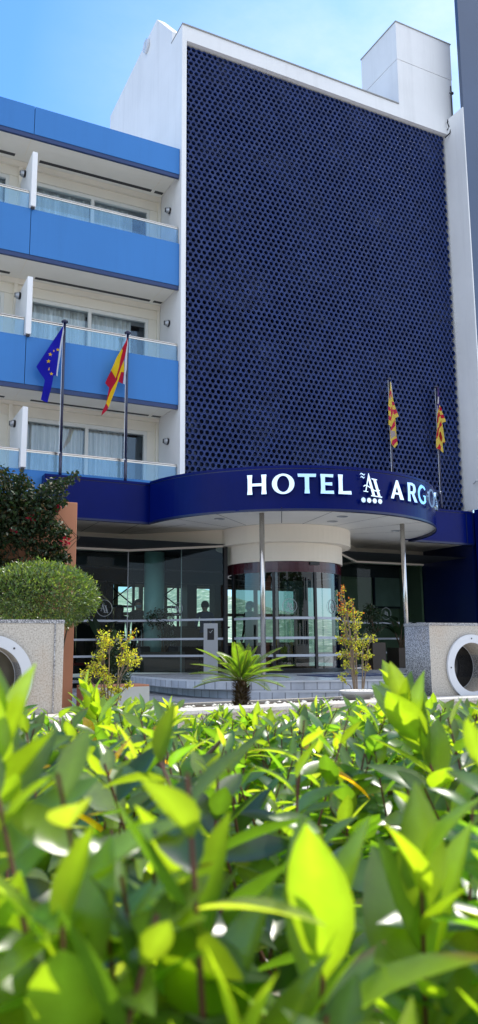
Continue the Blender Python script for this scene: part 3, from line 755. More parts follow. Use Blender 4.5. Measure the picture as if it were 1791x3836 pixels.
# sheet units: 1 unit = 1/2.406 photo px, about 2.9 mm at the flags
SU = .00292
f1 = flag('flag', 'x', [([(418,108),(424,150),(395,310),(385,495),(362,498),(330,704),(276,696),(302,540),(292,520),(235,450),(330,270)],0,0),
    ([(420,108),(426,150),(394,497),(384,492),(400,300)],2,.004)]
    +[(star5(*p),1,.012) for p in ((390,291,15),(329,347,17),(319,399,17),(345,490,15))]+[([(352,310),(360,297),(364,310),(356,320)],1,.012),([(320,465),(328,440),(330,464)],1,.012)],
    [F_BLUE,F_YEL,F_WHT], SU, (437,50), (4.02,16.36,8.03), lambda x,y: .035*sin(x*16+y*3)+.02*sin(y*9))
tag(f1, 'drooping dark blue flag with a ring of yellow stars, leftmost of the flags', 'flag', 'flags hanging from poles')
f2 = flag('flag', 'x', [([(990,220),(988,300),(970,395),(945,480),(928,560),(905,555),(865,500),(905,400),(955,305)],1,0),
    ([(990,220),(992,260),(978,380),(945,470),(912,560),(905,555),(935,450),(962,320),(955,305)],0,.006),
    ([(868,500),(905,556),(925,500),(915,590),(880,690),(845,770),(832,770),(862,630),(830,598)],0,.003),
    ([(945,470),(975,395),(975,494),(945,492)],1,.004),([(945,492),(975,494),(970,582),(927,578)],0,.004),
    ([(945,480),(952,490),(900,660),(858,790),(832,765),(880,640),(920,560)],1,.010),
    ([(832,765),(858,790),(838,822),(800,864),(806,830)],0,.012),
    ([(992,230),(998,260),(986,586),(975,580),(980,380)],2,.006)],
    [F_RED,F_YEL,F_WHT], SU, (1003,172), (5.47,16.36,7.98), lambda x,y: .035*sin(x*16+y*3)+.02*sin(y*9))
tag(f2, 'drooping red and yellow striped flag hanging in front of the middle blue balcony band', 'flag', 'flags hanging from poles')
S2 = .00175*1.09   # finer sheet: 4.01 units per photo px
f3 = flag('flag', 'x', [([(214,135),(238,135),(262,350),(312,632),(275,655),(292,1030),(255,1085),(190,1045),(182,870),(200,800),(165,770),(172,560),(190,340)],1,0)]
    +[(p,0,.006) for p in ([(208,268),(228,262),(254,345),(236,352),(228,290),(196,398),(192,330)],[(246,412),(272,420),(282,462),(252,470)],[(252,535),(290,524),(300,580),(264,604)],[(206,550),(248,478),(250,585),(206,672)],[(174,505),(200,510),(200,570),(174,562)],[(170,640),(203,660),(203,715),(168,700)],[(266,690),(272,770),(205,850),(182,862),(200,805)],[(288,940),(292,985),(236,1062),(196,1045),(215,990)])]
    +[([(184,850),(270,845),(278,905),(220,950),(190,925)],2,.010),([(192,915),(232,905),(218,965),(195,960)],2,.010),([(205,350),(222,350),(220,400),(206,400)],2,.010),([(222,138),(240,138),(256,350),(244,300)],3,.004)],
    [F_PINK,F_YEL2,F_GRY,F_WHT], S2, (222,95), (12.835,16.36,7.99), lambda x,y: .03*sin(x*20)+.015*sin(y*7), 1.22)
tag(f3, 'furled red and yellow striped flag with a grey crest, hanging above the canopy emblem', 'flag', 'flags hanging from poles')
f4 = flag('flag', 'x', [([(926,215),(952,215),(975,470),(1028,728),(985,745),(1015,1035),(985,1045),(985,1190),(870,1145),(885,900),(905,620),(920,440)],1,0),
    ([(926,215),(952,215),(972,470),(945,540),(905,620),(918,440)],2,.008)]
    +[([(925,365),(950,370),(955,430),(940,480),(915,470)],3,.012),([(908,505),(916,505),(910,620),(901,610)],3,.012)]
    +[(p,0,.006) for p in ([(960,515),(990,508),(997,558),(968,565)],[(970,628),(1006,620),(1014,672),(976,682)],[(962,575),(970,640),(918,690),(905,665),(925,610)],[(905,665),(920,690),(900,770),(888,765)],[(975,720),(978,790),(916,850),(925,785)],[(916,820),(905,950),(880,1010),(882,950),(895,850)],[(918,1070),(958,1105),(925,1165),(872,1145)])]
    +[([(960,880),(985,960),(975,1030),(920,960),(930,905)],4,.009),([(985,1035),(1012,1030),(1000,1055)],4,.009)],
    [F_RED,F_YEL2,F_PUR,F_WHT,F_DRED], S2, (936,185), (14.46,16.36,8.06), lambda x,y: .03*sin(x*20)+.015*sin(y*7), 1.22)
tag(f4, 'furled red and yellow striped flag with a purple corner, rightmost of the flags', 'flag', 'flags hanging from poles')
# ------------------------------------------------------------------ granite sign blocks and low wall
m = MB(); m.box(-4,7.76,0.012,14,8.10,.265); lw = thing('low_wall', 'low granite wall with a pale sunlit cap running behind the hedge', 'garden wall', (5,7.9,0))
o = m.build('wall_base', GRANITE, lw); o.location = (-5,-7.9,0)
m = MB()
for i in range(18): m.box(-4+i*1.0+.004,7.72,.266,-4+(i+1)*1.0-.004,8.13,.302)
o = m.build('cap', granite('pale_cap', (.42,.40,.36),(.56,.53,.48),(.66,.63,.58),60,.16), lw); o.location = (-5,-7.9,0)
def sign_block(label, x0, x1, cx, right):
    t = thing('sign_block', label, 'sign', ((x0+x1)/2, 8.40, .303), 0, 'granite sign blocks with round openings')
    M0 = Matrix.Translation((-(x0+x1)/2,-8.40,-.303))
    def put(name, me, mats):
        me.transform(M0)
        for k in (mats if isinstance(mats,(list,tuple)) else [mats]): me.materials.append(k)
        o = bpy.data.objects.new(name, me); return link(o, t)
    c = [[(x0-cx,.305-.66),(x1-cx,.305-.66),(x1-cx,1.20-.66),(x0-cx,1.20-.66)], ell(0,0,.325,.325,64)]
    me = shape_mesh(c, .50); me.transform(stand((cx,8.40,.66),0))
    me.materials.append(GRANITE); me.materials.append(GRANITE_B)
    for p in me.polygons:
        if abs(p.normal.x) > .9: p.material_index = 1
    put('block', me, [])
    m = MB(); m.box(x0-.004,8.143,1.201,x1+.004,8.66,1.237); m.box(x1-.10,8.138,.31,x1-.088,8.149,1.2); 
    o = m.build('cap', GRANITE_B, None); o.data.transform(M0); o.parent = t
    me = shape_mesh([ell(0,0,.425,.425,72), ell(0,0,.318,.318,72)], .03); me.transform(stand((cx,8.125,.66),0)); ro = put('ring', me, RINGM)
    bv = ro.modifiers.new('bevel','BEVEL'); bv.width = .006; bv.segments = 2
    for k in range(4):
        a = pi/2*k + (0 if right else .9); m = MB(); m.lathe([(0,.004),(.010,.003),(.011,0)], seg=10); m2 = m.build('bolt', SEAM, None)
        m2.data.transform(M0 @ Matrix.Translation((cx+.372*cos(a),8.109,.66+.372*sin(a))) @ Matrix.Rotation(pi/2,4,'X')); m2.parent = t
    me = shape_mesh([ell(0,0,.30,.30,64)], .03); me.transform(stand((cx+.012,8.46,.66),0)); put('glass_disc', me, BLACKGL if right else paint('smoked_disc',(.10,.085,.06),.15,.2,3))
    me = shape_mesh([ell(0,0,.307,.307,64), ell(0,0,.299,.299,64)], .034); me.transform(stand((cx+.012,8.46,.66),0)); put('disc_rim', me, RINGM)
    for sx in (-1,1):
        m = MB(); m.tube([(cx+sx*.30,8.46,.66),(cx+sx*.326,8.46,.66)], .008, 8); q_ = m.build('bracket', ALU, None); q_.data.transform(M0); q_.parent = t
    return t
sign_block('granite block with a smoked brown disc in its ring, beneath the clipped bush', .62, 2.09, 1.355, False)
sign_block('granite block with a speckled side and a black disc in its ring', 6.86, 8.32, 7.535, True)
# ------------------------------------------------------------------ planting bed
m = MB(); m.poly([(2.3,8.14,.10),(11,8.14,.10),(11,10.95,.10),(2.3,10.95,.10)]); setting(m.build('planting_bed', SOIL))
ke = setting(bobj('bed_edging', GRANITE, None, (2.3,10.95,.012,11,11.05,.13)))
sw = thing('garden_wall', 'salmon rendered garden wall half hidden by the red-flowering climber', 'garden wall', (1.6,11.8,0))
o = bobj('wall_panel', SALMON, sw, (-3.0,-.10,0.012,1.55,.12,3.125), bevel=.01)
bx = thing('planter_box', 'low salmon planter box with a pale front panel at the foot of the salmon wall', 'planter', (3.6,11.6,0))
bobj('box', [SALMON, paint('pale_panel',(.6,.6,.56),.6,.1,2)], bx, (-.36,-.28,.012,.6,.2,.40), (-.27,-.292,.012,.6,-.281,.375,1))
# ------------------------------------------------------------------ plants
def cloud_leaves(n, c, r, shell_=.35):
    d = rdir(n); rad = (1-shell_*rng.random(n)**1.6)[:,None]
    return np.array(c)+d*rad*np.array(r), d
# clipped round bush
t = thing('round_bush', 'clipped dome-shaped bush, sunlit on top and right, behind the left granite block', 'bush', (2.50,10.7,.10))
n = 15000; P, d = cloud_leaves(n, (-.10,0,1.53), (.76,.70,.435), .16)
P += rng.normal(0,.02,(n,3)); lump = (np.sin(P[:,0]*9)*np.sin(P[:,1]*8+1)*np.sin(P[:,2]*10))[:,None]*.045*d; P += lump; far_ = rng.random(n) < .02; P[far_] += d[far_]*rng.uniform(.02,.09,(far_.sum(),1))
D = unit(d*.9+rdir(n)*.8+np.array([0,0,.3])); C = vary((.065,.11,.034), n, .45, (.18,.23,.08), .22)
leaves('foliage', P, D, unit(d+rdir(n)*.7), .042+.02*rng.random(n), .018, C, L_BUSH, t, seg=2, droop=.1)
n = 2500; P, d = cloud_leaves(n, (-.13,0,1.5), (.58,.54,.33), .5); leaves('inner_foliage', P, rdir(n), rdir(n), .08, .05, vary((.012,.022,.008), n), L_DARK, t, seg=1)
tubes('trunk', [[(0,0,0),(.03,0,.5),(0,0,1.2)],[(0,0,.9),(.25,.1,1.3)],[(0,0,.9),(-.3,-.05,1.35)]], [[.05,.042,.035],[.03,.015],[.03,.015]], BARK, t)
# climber on the salmon wall
t = thing('climbing_plant', 'dark climbing shrub with scattered red flowers spilling over the salmon wall', 'climbing plant', (1.8,11.6,0))
def inclimb(x, z):
    top = 3.37+.10*np.sin(x*7)+.06*np.sin(x*17)
    right = 1.06+.10*np.sin(z*6)+.07*np.sin(z*15)-np.clip((2.55-z)*.10,0,.3)
    return (z < top) & (x < right)
n = 70000; x = rng.uniform(-2.6,1.45,n); z = rng.uniform(.5,3.7,n)
dens = np.clip((z-1.2)/1.0,.15,1)**1.0
dens = np.where(z > 2.55, 1, dens*(.55+.5*np.sin(x*5+z*4)*np.sin(z*9)))
k = inclimb(x,z) & (rng.random(n) < dens); x, z = x[k], z[k]; n = len(x)
y = -.10 - np.abs(rng.normal(.0,.18,n))*(np.clip((z-1.6)/1.2,.3,1)) - .03; over = z > 3.12; y[over] = rng.uniform(-.5,.25,over.sum())
P = np.c_[x,y,z]; D = unit(rdir(n)+np.array([0,-.5,-.2])); C = vary((.020,.038,.014), n, .45, (.06,.045,.014), .10)
leaves('foliage', P, D, unit(rdir(n)+np.array([0,-.6,.6])), .05+.04*rng.random(n), .042, C, L_DARK, t, seg=2)
fl = []
for cx, cz in ((-.02+.05,2.88),(-.78,2.96),(.55,2.75),(-.55,2.50),(1.05,2.45),(.3,2.55),(-.62,2.66),(.0,2.35),(.9,2.92),(-.15,2.1)):
    kk = rng.integers(8,22); fl.append(np.c_[rng.normal(cx,.03,kk), rng.normal(-.42,.025,kk), rng.normal(cz,.03,kk)])
for P in fl:
    n = len(P); leaves('flower', P, rdir(n), rdir(n), .05, .045, vary((.30,.008,.03), n, .4), FLOWER, t, seg=2)
pths = []
for k in range(26):
    x0 = rng.uniform(-1.6,1.1); a = [(x0,-.14,.05)]
    for j in range(1,7): a.append((x0+rng.normal(0,.07)*j**.7, -.14-rng.random()*.08, .05+j*.5))
    pths.append(a)
tubes('stem', pths, [[.016,.014,.012,.01,.008,.006,.004]]*26, BARK, t, 5)
# loose yellow shrubs
def shrub(name, label, loc, stems, clusters, base, alt, alt_fn, leafL, seed):
    global rng; rng = np.random.default_rng(seed)
    t = thing(name, label, 'shrub', loc)
    pth = []; rad = []; LP = []; LC = []
    for (cx, cy, cz, r, n) in clusters:
        s0 = stems[int(np.argmin([abs(s[0]-cx*.35) for s in stems]))]
        top = Vector((cx,cy,cz)); b0 = Vector((s0[0],s0[1],0)); mid = b0.lerp(top,.55)+Vector((s0[0]*.3-cx*.18,0,.10*cz))
        pth.append([b0,b0.lerp(mid,.5)+Vector((rng.normal(0,.01),rng.normal(0,.01),0)),mid,top]); rad.append([.014,.011,.008,.003])
        for _ in range(max(4,n//18)):
            e = top+Vector(rng.normal(0,r*.55,3)); e.z = max(e.z,.08); q0 = mid.lerp(top,rng.uniform(.2,.9)); pth.append([q0,q0.lerp(e,.55)+Vector((0,0,.02)),e]); rad.append([.005,.0035,.002])
            kk = 20; f = rng.random((kk,1)); Pq = np.array(q0.lerp(e,.35))*(1-f)+np.array(e)*f+rng.normal(0,r*.16,(kk,3)); LP.append(Pq)
    P = np.concatenate(LP); P[:,2] = np.maximum(P[:,2],.03); n = len(P)
    C = vary(base, n, .3); af = alt_fn(P); k = rng.random(n) < af; C[k] = np.array(alt)*(1+.35*rng.uniform(-1,1,(k.sum(),1)))
    leaves('foliage', P, unit(rdir(n)+np.array([0,0,.25])), unit(rdir(n)+np.array([0,0,.8])), leafL*(.7+.6*rng.random(n)), leafL*.55, C, L_YEL, t, seg=3, droop=.2)
    tubes('stem', pth, rad, paint('pale_stem', (.30,.22,.15), .8, .2, 30), t, 5)
    return t
shrub('yellow_shrub', 'airy yellow-leaved shrub before the glass front, left of the cycad', (3.22,10.2,.10),
    [(-.04,0),(.03,.02),(.0,-.03),(.06,0)],
    [(-.10,0,1.02,.13,150),(.02,.05,.95,.12,120),(.26,0,.98,.11,110),(.30,0,.80,.10,90),(.36,.02,.72,.11,100),(.22,-.05,.66,.12,100),(-.20,0,.62,.15,170),(-.34,.0,.52,.11,100),(-.08,-.06,.50,.14,150),(.05,0,.38,.14,120),(-.1,.04,.30,.14,120),(.16,0,.28,.13,110),(.05,-.05,.13,.13,90),(.28,0,.36,.07,40),(-.14,0,.80,.11,100)],
    (.52,.54,.09), (.45,.16,.05), lambda P: np.clip((P[:,2]-.8)*.3,0,.12)+.02, .036, 11)
shrub('tall_shrub', 'tall thin shrub with rusty red leaves at the tip, in front of the revolving door', (7.72,11.0,.10),
    [(-.05,0),(.02,.02),(.06,-.02),(.10,.02),(.0,.03)],
    [(-.30,0,1.78,.07,60),(-.22,0,1.62,.11,100),(-.02,.03,1.55,.10,80),(-.28,0,1.42,.10,90),(-.06,0,1.38,.10,80),(-.24,.03,1.22,.12,120),(-.02,0,1.16,.13,130),(-.30,0,1.0,.12,120),(-.12,-.04,.96,.14,150),(.12,0,.95,.12,120),(.30,0,1.0,.08,50),(-.24,0,.76,.13,130),(-.04,0,.74,.13,120),(.16,.02,.72,.11,80),(-.2,0,.52,.11,90),(.26,0,.70,.08,40),(-.30,0,.30,.08,50),(.20,0,.48,.07,35),(-.05,0,.45,.09,50)],
    (.42,.44,.08), (.46,.13,.03), lambda P: np.clip((P[:,2]-1.2)*1.3,.04,.65), .034, 23)
rng = np.random.default_rng(99)
# cycad
t = thing('cycad', 'small cycad palm with a shaggy trunk behind the low wall', 'palm', (4.86,9.6,.10))
m = MB(); m.lathe([(.0,0),(.07,.0),(.085,.12),(.082,.26),(.075,.36),(.04,.40),(0,.40)], seg=18)
m.build('trunk', BARK, t, smooth=True)
n = 500; z = rng.uniform(.02,.39,n); a = rng.uniform(0,2*pi,n); P = np.c_[.082*np.cos(a),.082*np.sin(a),z]
leaves('leaf_bases', P, np.c_[np.cos(a)*.8,np.sin(a)*.8,np.full(n,.75)], np.c_[-np.cos(a),-np.sin(a),np.ones(n)], .07, .02, vary((.12,.075,.035), n, .4), L_DARK, t, seg=2)
LP=[]; LD=[]; LN=[]; LL=[]; rp=[]; rr=[]
for k in range(34):
    az = k*2.39996+rng.normal(0,.15); el = radians(np.interp(k,[0,33],[-6,76])+rng.normal(0,4)); Lf = rng.uniform(.62,.76) if el < .9 else rng.uniform(.42,.55)
    T = np.linspace(0,1,58); pts = []
    h = np.array([cos(az),sin(az)])
    e_ = el+.15-T*(.55 if el < 1.1 else .2)
    step_ = Lf/57; pos = np.array([h[0]*.03,h[1]*.03,.39]); arr = []
    for i in range(58):
        arr.append(pos.copy()); dv = np.array([h[0]*cos(e_[i]),h[1]*cos(e_[i]),sin(e_[i])]); pos = pos+dv*step_
    arr = np.array(arr); rp.append([tuple(p) for p in arr[::7]]); rr.append([.006]*len(arr[::7]))
    side = np.array([-h[1],h[0],0])
    for i in range(6,58):
        dv = unit(np.array([h[0]*cos(e_[i]),h[1]*cos(e_[i]),sin(e_[i])])); nn = np.cross(side,dv)*-1
        l = .12*sin(pi*min(1,(i-2)/57*.86+.12))+.015
        for s_ in (-1,1):
            for _ in range(1): LP.append(arr[i]); LD.append(dv*.75+side*s_*.72+nn*.32); LN.append(nn); LL.append(l)
LP=np.array(LP);n=len(LP); leaves('fronds', LP, np.array(LD), np.array(LN), np.array(LL), .0105, vary((.10,.165,.035), n, .25), L_CYC, t, seg=2, droop=.12, fold=.1)
tubes('midrib', rp, rr, paint('frond_rib',(.25,.27,.06),.5,.1), t, 5)
# bowl with pebbles
t = thing('stone_bowl', 'shallow pale bowl of white pebbles in front of the steps', 'planter', (7.32,10.45,.10))
m = MB(); m.lathe([(0,0),(.16,0),(.26,.10),(.29,.15),(.27,.16),(.24,.12),(0,.12)], seg=32); m.build('bowl', TERRA, t, smooth=True)
m = MB()
for k in range(110):
    a = rng.uniform(0,2*pi); r = .24*sqrt(rng.random()); s_ = rng.uniform(.018,.034); m.lathe([(0,-s_*.6),(s_*.8,-s_*.35),(s_,0),(s_*.8,s_*.35),(0,s_*.6)], (r*cos(a),r*sin(a),.135+rng.random()*.02), 7)
po = m.build('pebbles', PEBBLE, t, smooth=True); po['kind'] = 'stuff'
# gravel mulch around the cycad
m = MB()
for k in range(420):
    x, y = rng.uniform(3.9,8.6), rng.uniform(9.0,10.8); s_ = rng.uniform(.02,.045); m.lathe([(0,-s_*.5),(s_,0),(0,s_*.6)], (x,y,.11), 6)
go = m.build('gravel', PEBBLE); go['kind'] = 'stuff'; go['label'] = 'pale pebbles scattered over the planting bed'; go['category'] = 'gravel'
# ------------------------------------------------------------------ potted plants in and by the lobby
def potted_tree(label, loc, box, crowns, seed, rz=0):
    global rng; rng = np.random.default_rng(seed)
    t = thing('potted_tree', label, 'potted plant', loc, rz)
    w, d, h = box
    m = MB(); m.box(-w/2,-d/2,0,w/2,d/2,h); m.box(-w/2+.03,-d/2+.03,h,w/2-.03,d/2-.03,h+.004,1); m.build('planter', [WOOD, SOIL], t, bevel=.008)
    pth = []; LP = []
    for cx, cz, r, n in crowns:
        P, d_ = cloud_leaves(n, (cx,0,cz), (r,r*.8,r*.62), .7); LP.append(P)
        pth.append([(cx*.2,0,h),(cx*.5+.03,.02,(h+cz)/2),(cx,0,cz)])
        for _ in range(6):
            e = Vector((cx,0,cz))+Vector(rng.normal(0,r*.5,3)); pth.append([(cx*.8,0,cz-r*.5),tuple(e)])
    P = np.concatenate(LP); n = len(P)
    leaves('foliage', P, unit(rdir(n)+np.array([0,0,-.5])), unit(rdir(n)+np.array([0,0,1])), .075, .034, vary((.022,.045,.018), n, .4), L_POT, t, seg=2, droop=.25)
    tubes('trunk', pth, [[.022,.018,.014] if len(p) == 3 else [.009,.004] for p in pth], BARK, t, 6)
    return t
potted_tree('small layered tree in a long dark planter behind the glass, beside the teal column', (7.02,18.02,.337), (1.0,.36,.48), [(-.10,1.28,.40,520),(.10,1.10,.20,120),(.22,.78,.20,150),(.05,.88,.15,80)], 5, -.76)
potted_tree('bushy tree in a tall black planter beside the revolving door', (12.15,16.55,.342), (.40,.40,.66), [(-.05,1.35,.33,420),(.02,1.02,.25,200),(-.1,1.55,.16,80)], 6)
rng = np.random.default_rng(77)
t = thing('leafy_plant', 'broad-leaved plant in a dark box planter inside the right window', 'potted plant', (13.75,17.55,.342))
m = MB(); m.box(-.26,-.26,0,.26,.26,.52); m.box(-.23,-.23,.52,.23,.23,.524,1); m.build('planter', [WOOD, SOIL], t, bevel=.008)
n = 13; a = rng.uniform(0,2*pi,n); P = np.tile([0,0,.52],(n,1))+rng.normal(0,.03,(n,3)); st = [[tuple(p),tuple(p+np.array([cos(q)*.16,sin(q)*.16,h]))] for p,q,h in zip(P,a,rng.uniform(.3,.75,n))]
tubes('stem', st, [[.012,.008]]*n, BARK, t, 5)
leaves('foliage', np.array([s_[1] for s_ in st]), np.c_[np.cos(a),np.sin(a),rng.uniform(.0,1.4,n)], np.c_[-np.cos(a)*.5,-np.sin(a)*.5,np.ones(n)], .50, .20, vary((.018,.04,.016), n, .3), L_POT, t, seg=6, droop=.35)
t = thing('banana_plant', 'broad-leaved plant with upright leaves behind the yellow shrub', 'potted plant', (5.42,18.0,.12))
m = MB(); m.box(-.22,-.22,0,.22,.22,.45); m.box(-.2,-.2,.45,.2,.2,.454,1); m.build('planter', [WOOD, SOIL], t, bevel=.008)
n = 9; a = rng.uniform(0,2*pi,n); P = np.tile([0,0,.45],(n,1)); st = [[tuple(p),tuple(p+np.array([cos(q)*.10,sin(q)*.10,h]))] for p,q,h in zip(P,a,rng.uniform(.35,.7,n))]
tubes('stem', st, [[.012,.008]]*n, BARK, t, 5)
leaves('foliage', np.array([s_[1] for s_ in st]), np.c_[np.cos(a)*.6,np.sin(a)*.6,rng.uniform(.2,1.6,n)], np.c_[-np.cos(a)*.5,-np.sin(a)*.5,np.ones(n)], .50, .20, vary((.018,.04,.016), n, .3), L_POT, t, seg=6, droop=.3)
t = thing('garden_shrub', 'dark leafy shrub at the foot of the glass by the salmon wall', 'shrub', (4.05,12.6,.012))
n = 2600; P, d = cloud_leaves(n, (0,0,.62), (.30,.30,.60), .6); leaves('foliage', P, rdir(n), unit(rdir(n)+np.array([0,0,.8])), .06, .03, vary((.025,.05,.02), n, .4), L_POT, t, seg=2)
tubes('stem', [[(0,0,0),(rng.normal(0,.1),rng.normal(0,.1),.9)] for _ in range(6)], [[.01,.004]]*6, BARK, t, 5)
# ------------------------------------------------------------------ lobby furnishings
t = thing('luggage_cart', 'brass luggage trolley with arched hoops behind the left glass', 'luggage cart', (5.55,19.0,.337))
m = MB(); m.box(-.5,-.3,.18,.5,.3,.24); m.build('platform', paint('red_carpet',(.12,.01,.012),.9,.2,20), t)
for s_ in (-.24,.24):
    m = MB(); m.tube([(-.46,s_,.24),(-.46,s_,1.35)]+[(-.46*cos(a),s_,1.35+.52*sin(a)) for a in np.linspace(0,pi,18)]+[(.46,s_,1.35),(.46,s_,.24)], .020, 8); m.build('hoop', GOLD, t, smooth=True)
for x in (-.42,.42):
    for y in (-.24,.24):
        m = MB(); w_ = [(cos(q)*.08, sin(q)*.08) for q in np.linspace(0,2*pi,17)[:-1]]
        m.poly([(x+a_,y-.015,.09+b_) for a_,b_ in w_]); m.poly([(x+a_,y+.015,.09+b_) for a_,b_ in w_][::-1])
        for i in range(16): a_,b_ = w_[i],w_[(i+1)%16]; m.poly([(x+a_[0],y-.015,.09+a_[1]),(x+a_[0],y+.015,.09+a_[1]),(x+b_[0],y+.015,.09+b_[1]),(x+b_[0],y-.015,.09+b_[1])])
        m.build('wheel', BLACKM, t)
def suitcase(label, loc, col, rz):
    t = thing('suitcase', label, 'suitcase', loc, rz, 'suitcases in the lobby')
    m = MB(); m.box(-.20,-.13,.05,.20,.13,.62); m.build('shell', paint('case_shell',col,.4,.1,4), t, bevel=.04)
    m = MB(); m.tube([(-.09,.08,.6),(-.09,.08,.98),(-.07,.08,1.0),(.07,.08,1.0),(.09,.08,.98),(.09,.08,.6)], .011, 8); m.build('handle', ALU, t)
    for x in (-.16,.16):
        m = MB(); m.lathe([(0,0),(.03,0),(.03,.05),(0,.05)], (x,.08,0), 10); m.build('wheel', BLACKM, t)
suitcase('dark suitcase with raised handle between the two guests and the teal column', (6.62,18.42,.337), (.02,.02,.025), .5)
suitcase('suitcase with raised handle just right of the teal column', (7.55,18.55,.337), (.03,.03,.05), .9)
t = thing('hand_gel_stand', 'slim grey stand with a black tick-marked panel outside the glass, left of the door', 'dispenser stand', (7.38,16.05,.342), -.45)
m = MB(); m.box(-.21,-.10,0,.21,.12,.02); m.box(-.155,-.03,.02,.155,.03,1.10); m.build('post', ALU, t, bevel=.006)
m = MB(); m.box(-.075,-.034,.74,.075,-.0305,.99); m.build('panel', BLACKM, t)
me = merged([stroke([(-.035,.0),(-.008,-.028),(.042,.035)],[.012,.014,.012])], .002); me.transform(stand((0,-.0365,.92),0)); me.materials.append(ETCH); o = bpy.data.objects.new('tick_mark', me); link(o,t)
t = thing('wall_picture', 'dark framed picture hanging on the sage wall inside the right window', 'picture', (14.9,19.57,2.55))
m = MB(); m.box(-.52,-.04,-.52,.52,.02,.50); m.box(-.46,-.045,-.46,.46,-.041,.44,1); 
m.build('frame', BLACKM, t); t.children[0].data.materials.append(paint('picture_paper',(.20,.25,.22),.5,.3,2))
t = thing('reception_counter', 'dark reception counter behind the glass, under the man in blue', 'counter', (8.6,19.9,.337))
m = MB(); m.box(-.75,-.28,0,.9,.28,1.08); m.build('body', WOOD, t); m = MB(); m.box(-.82,-.34,1.08,.97,.34,1.13); m.build('top', BLACKM, t, bevel=.01)
t = thing('door_mat', 'dark blue entrance mat with pale lettering strip on the terrace before the revolving door', 'door mat', (9.55,13.75,.342))
m = MB(); m.box(-1.0,-.6,0,1.0,.6,.012); m.build('mat', paint('mat_blue',(.03,.045,.10),.95,.2,30), t)
m = MB()
for k in range(6): m.box(-.72+k*.26,-.10,.0125,-.56+k*.26,.10,.014)
m.build('pattern', paint('mat_grey',(.30,.32,.36),.95,.2,30), t)
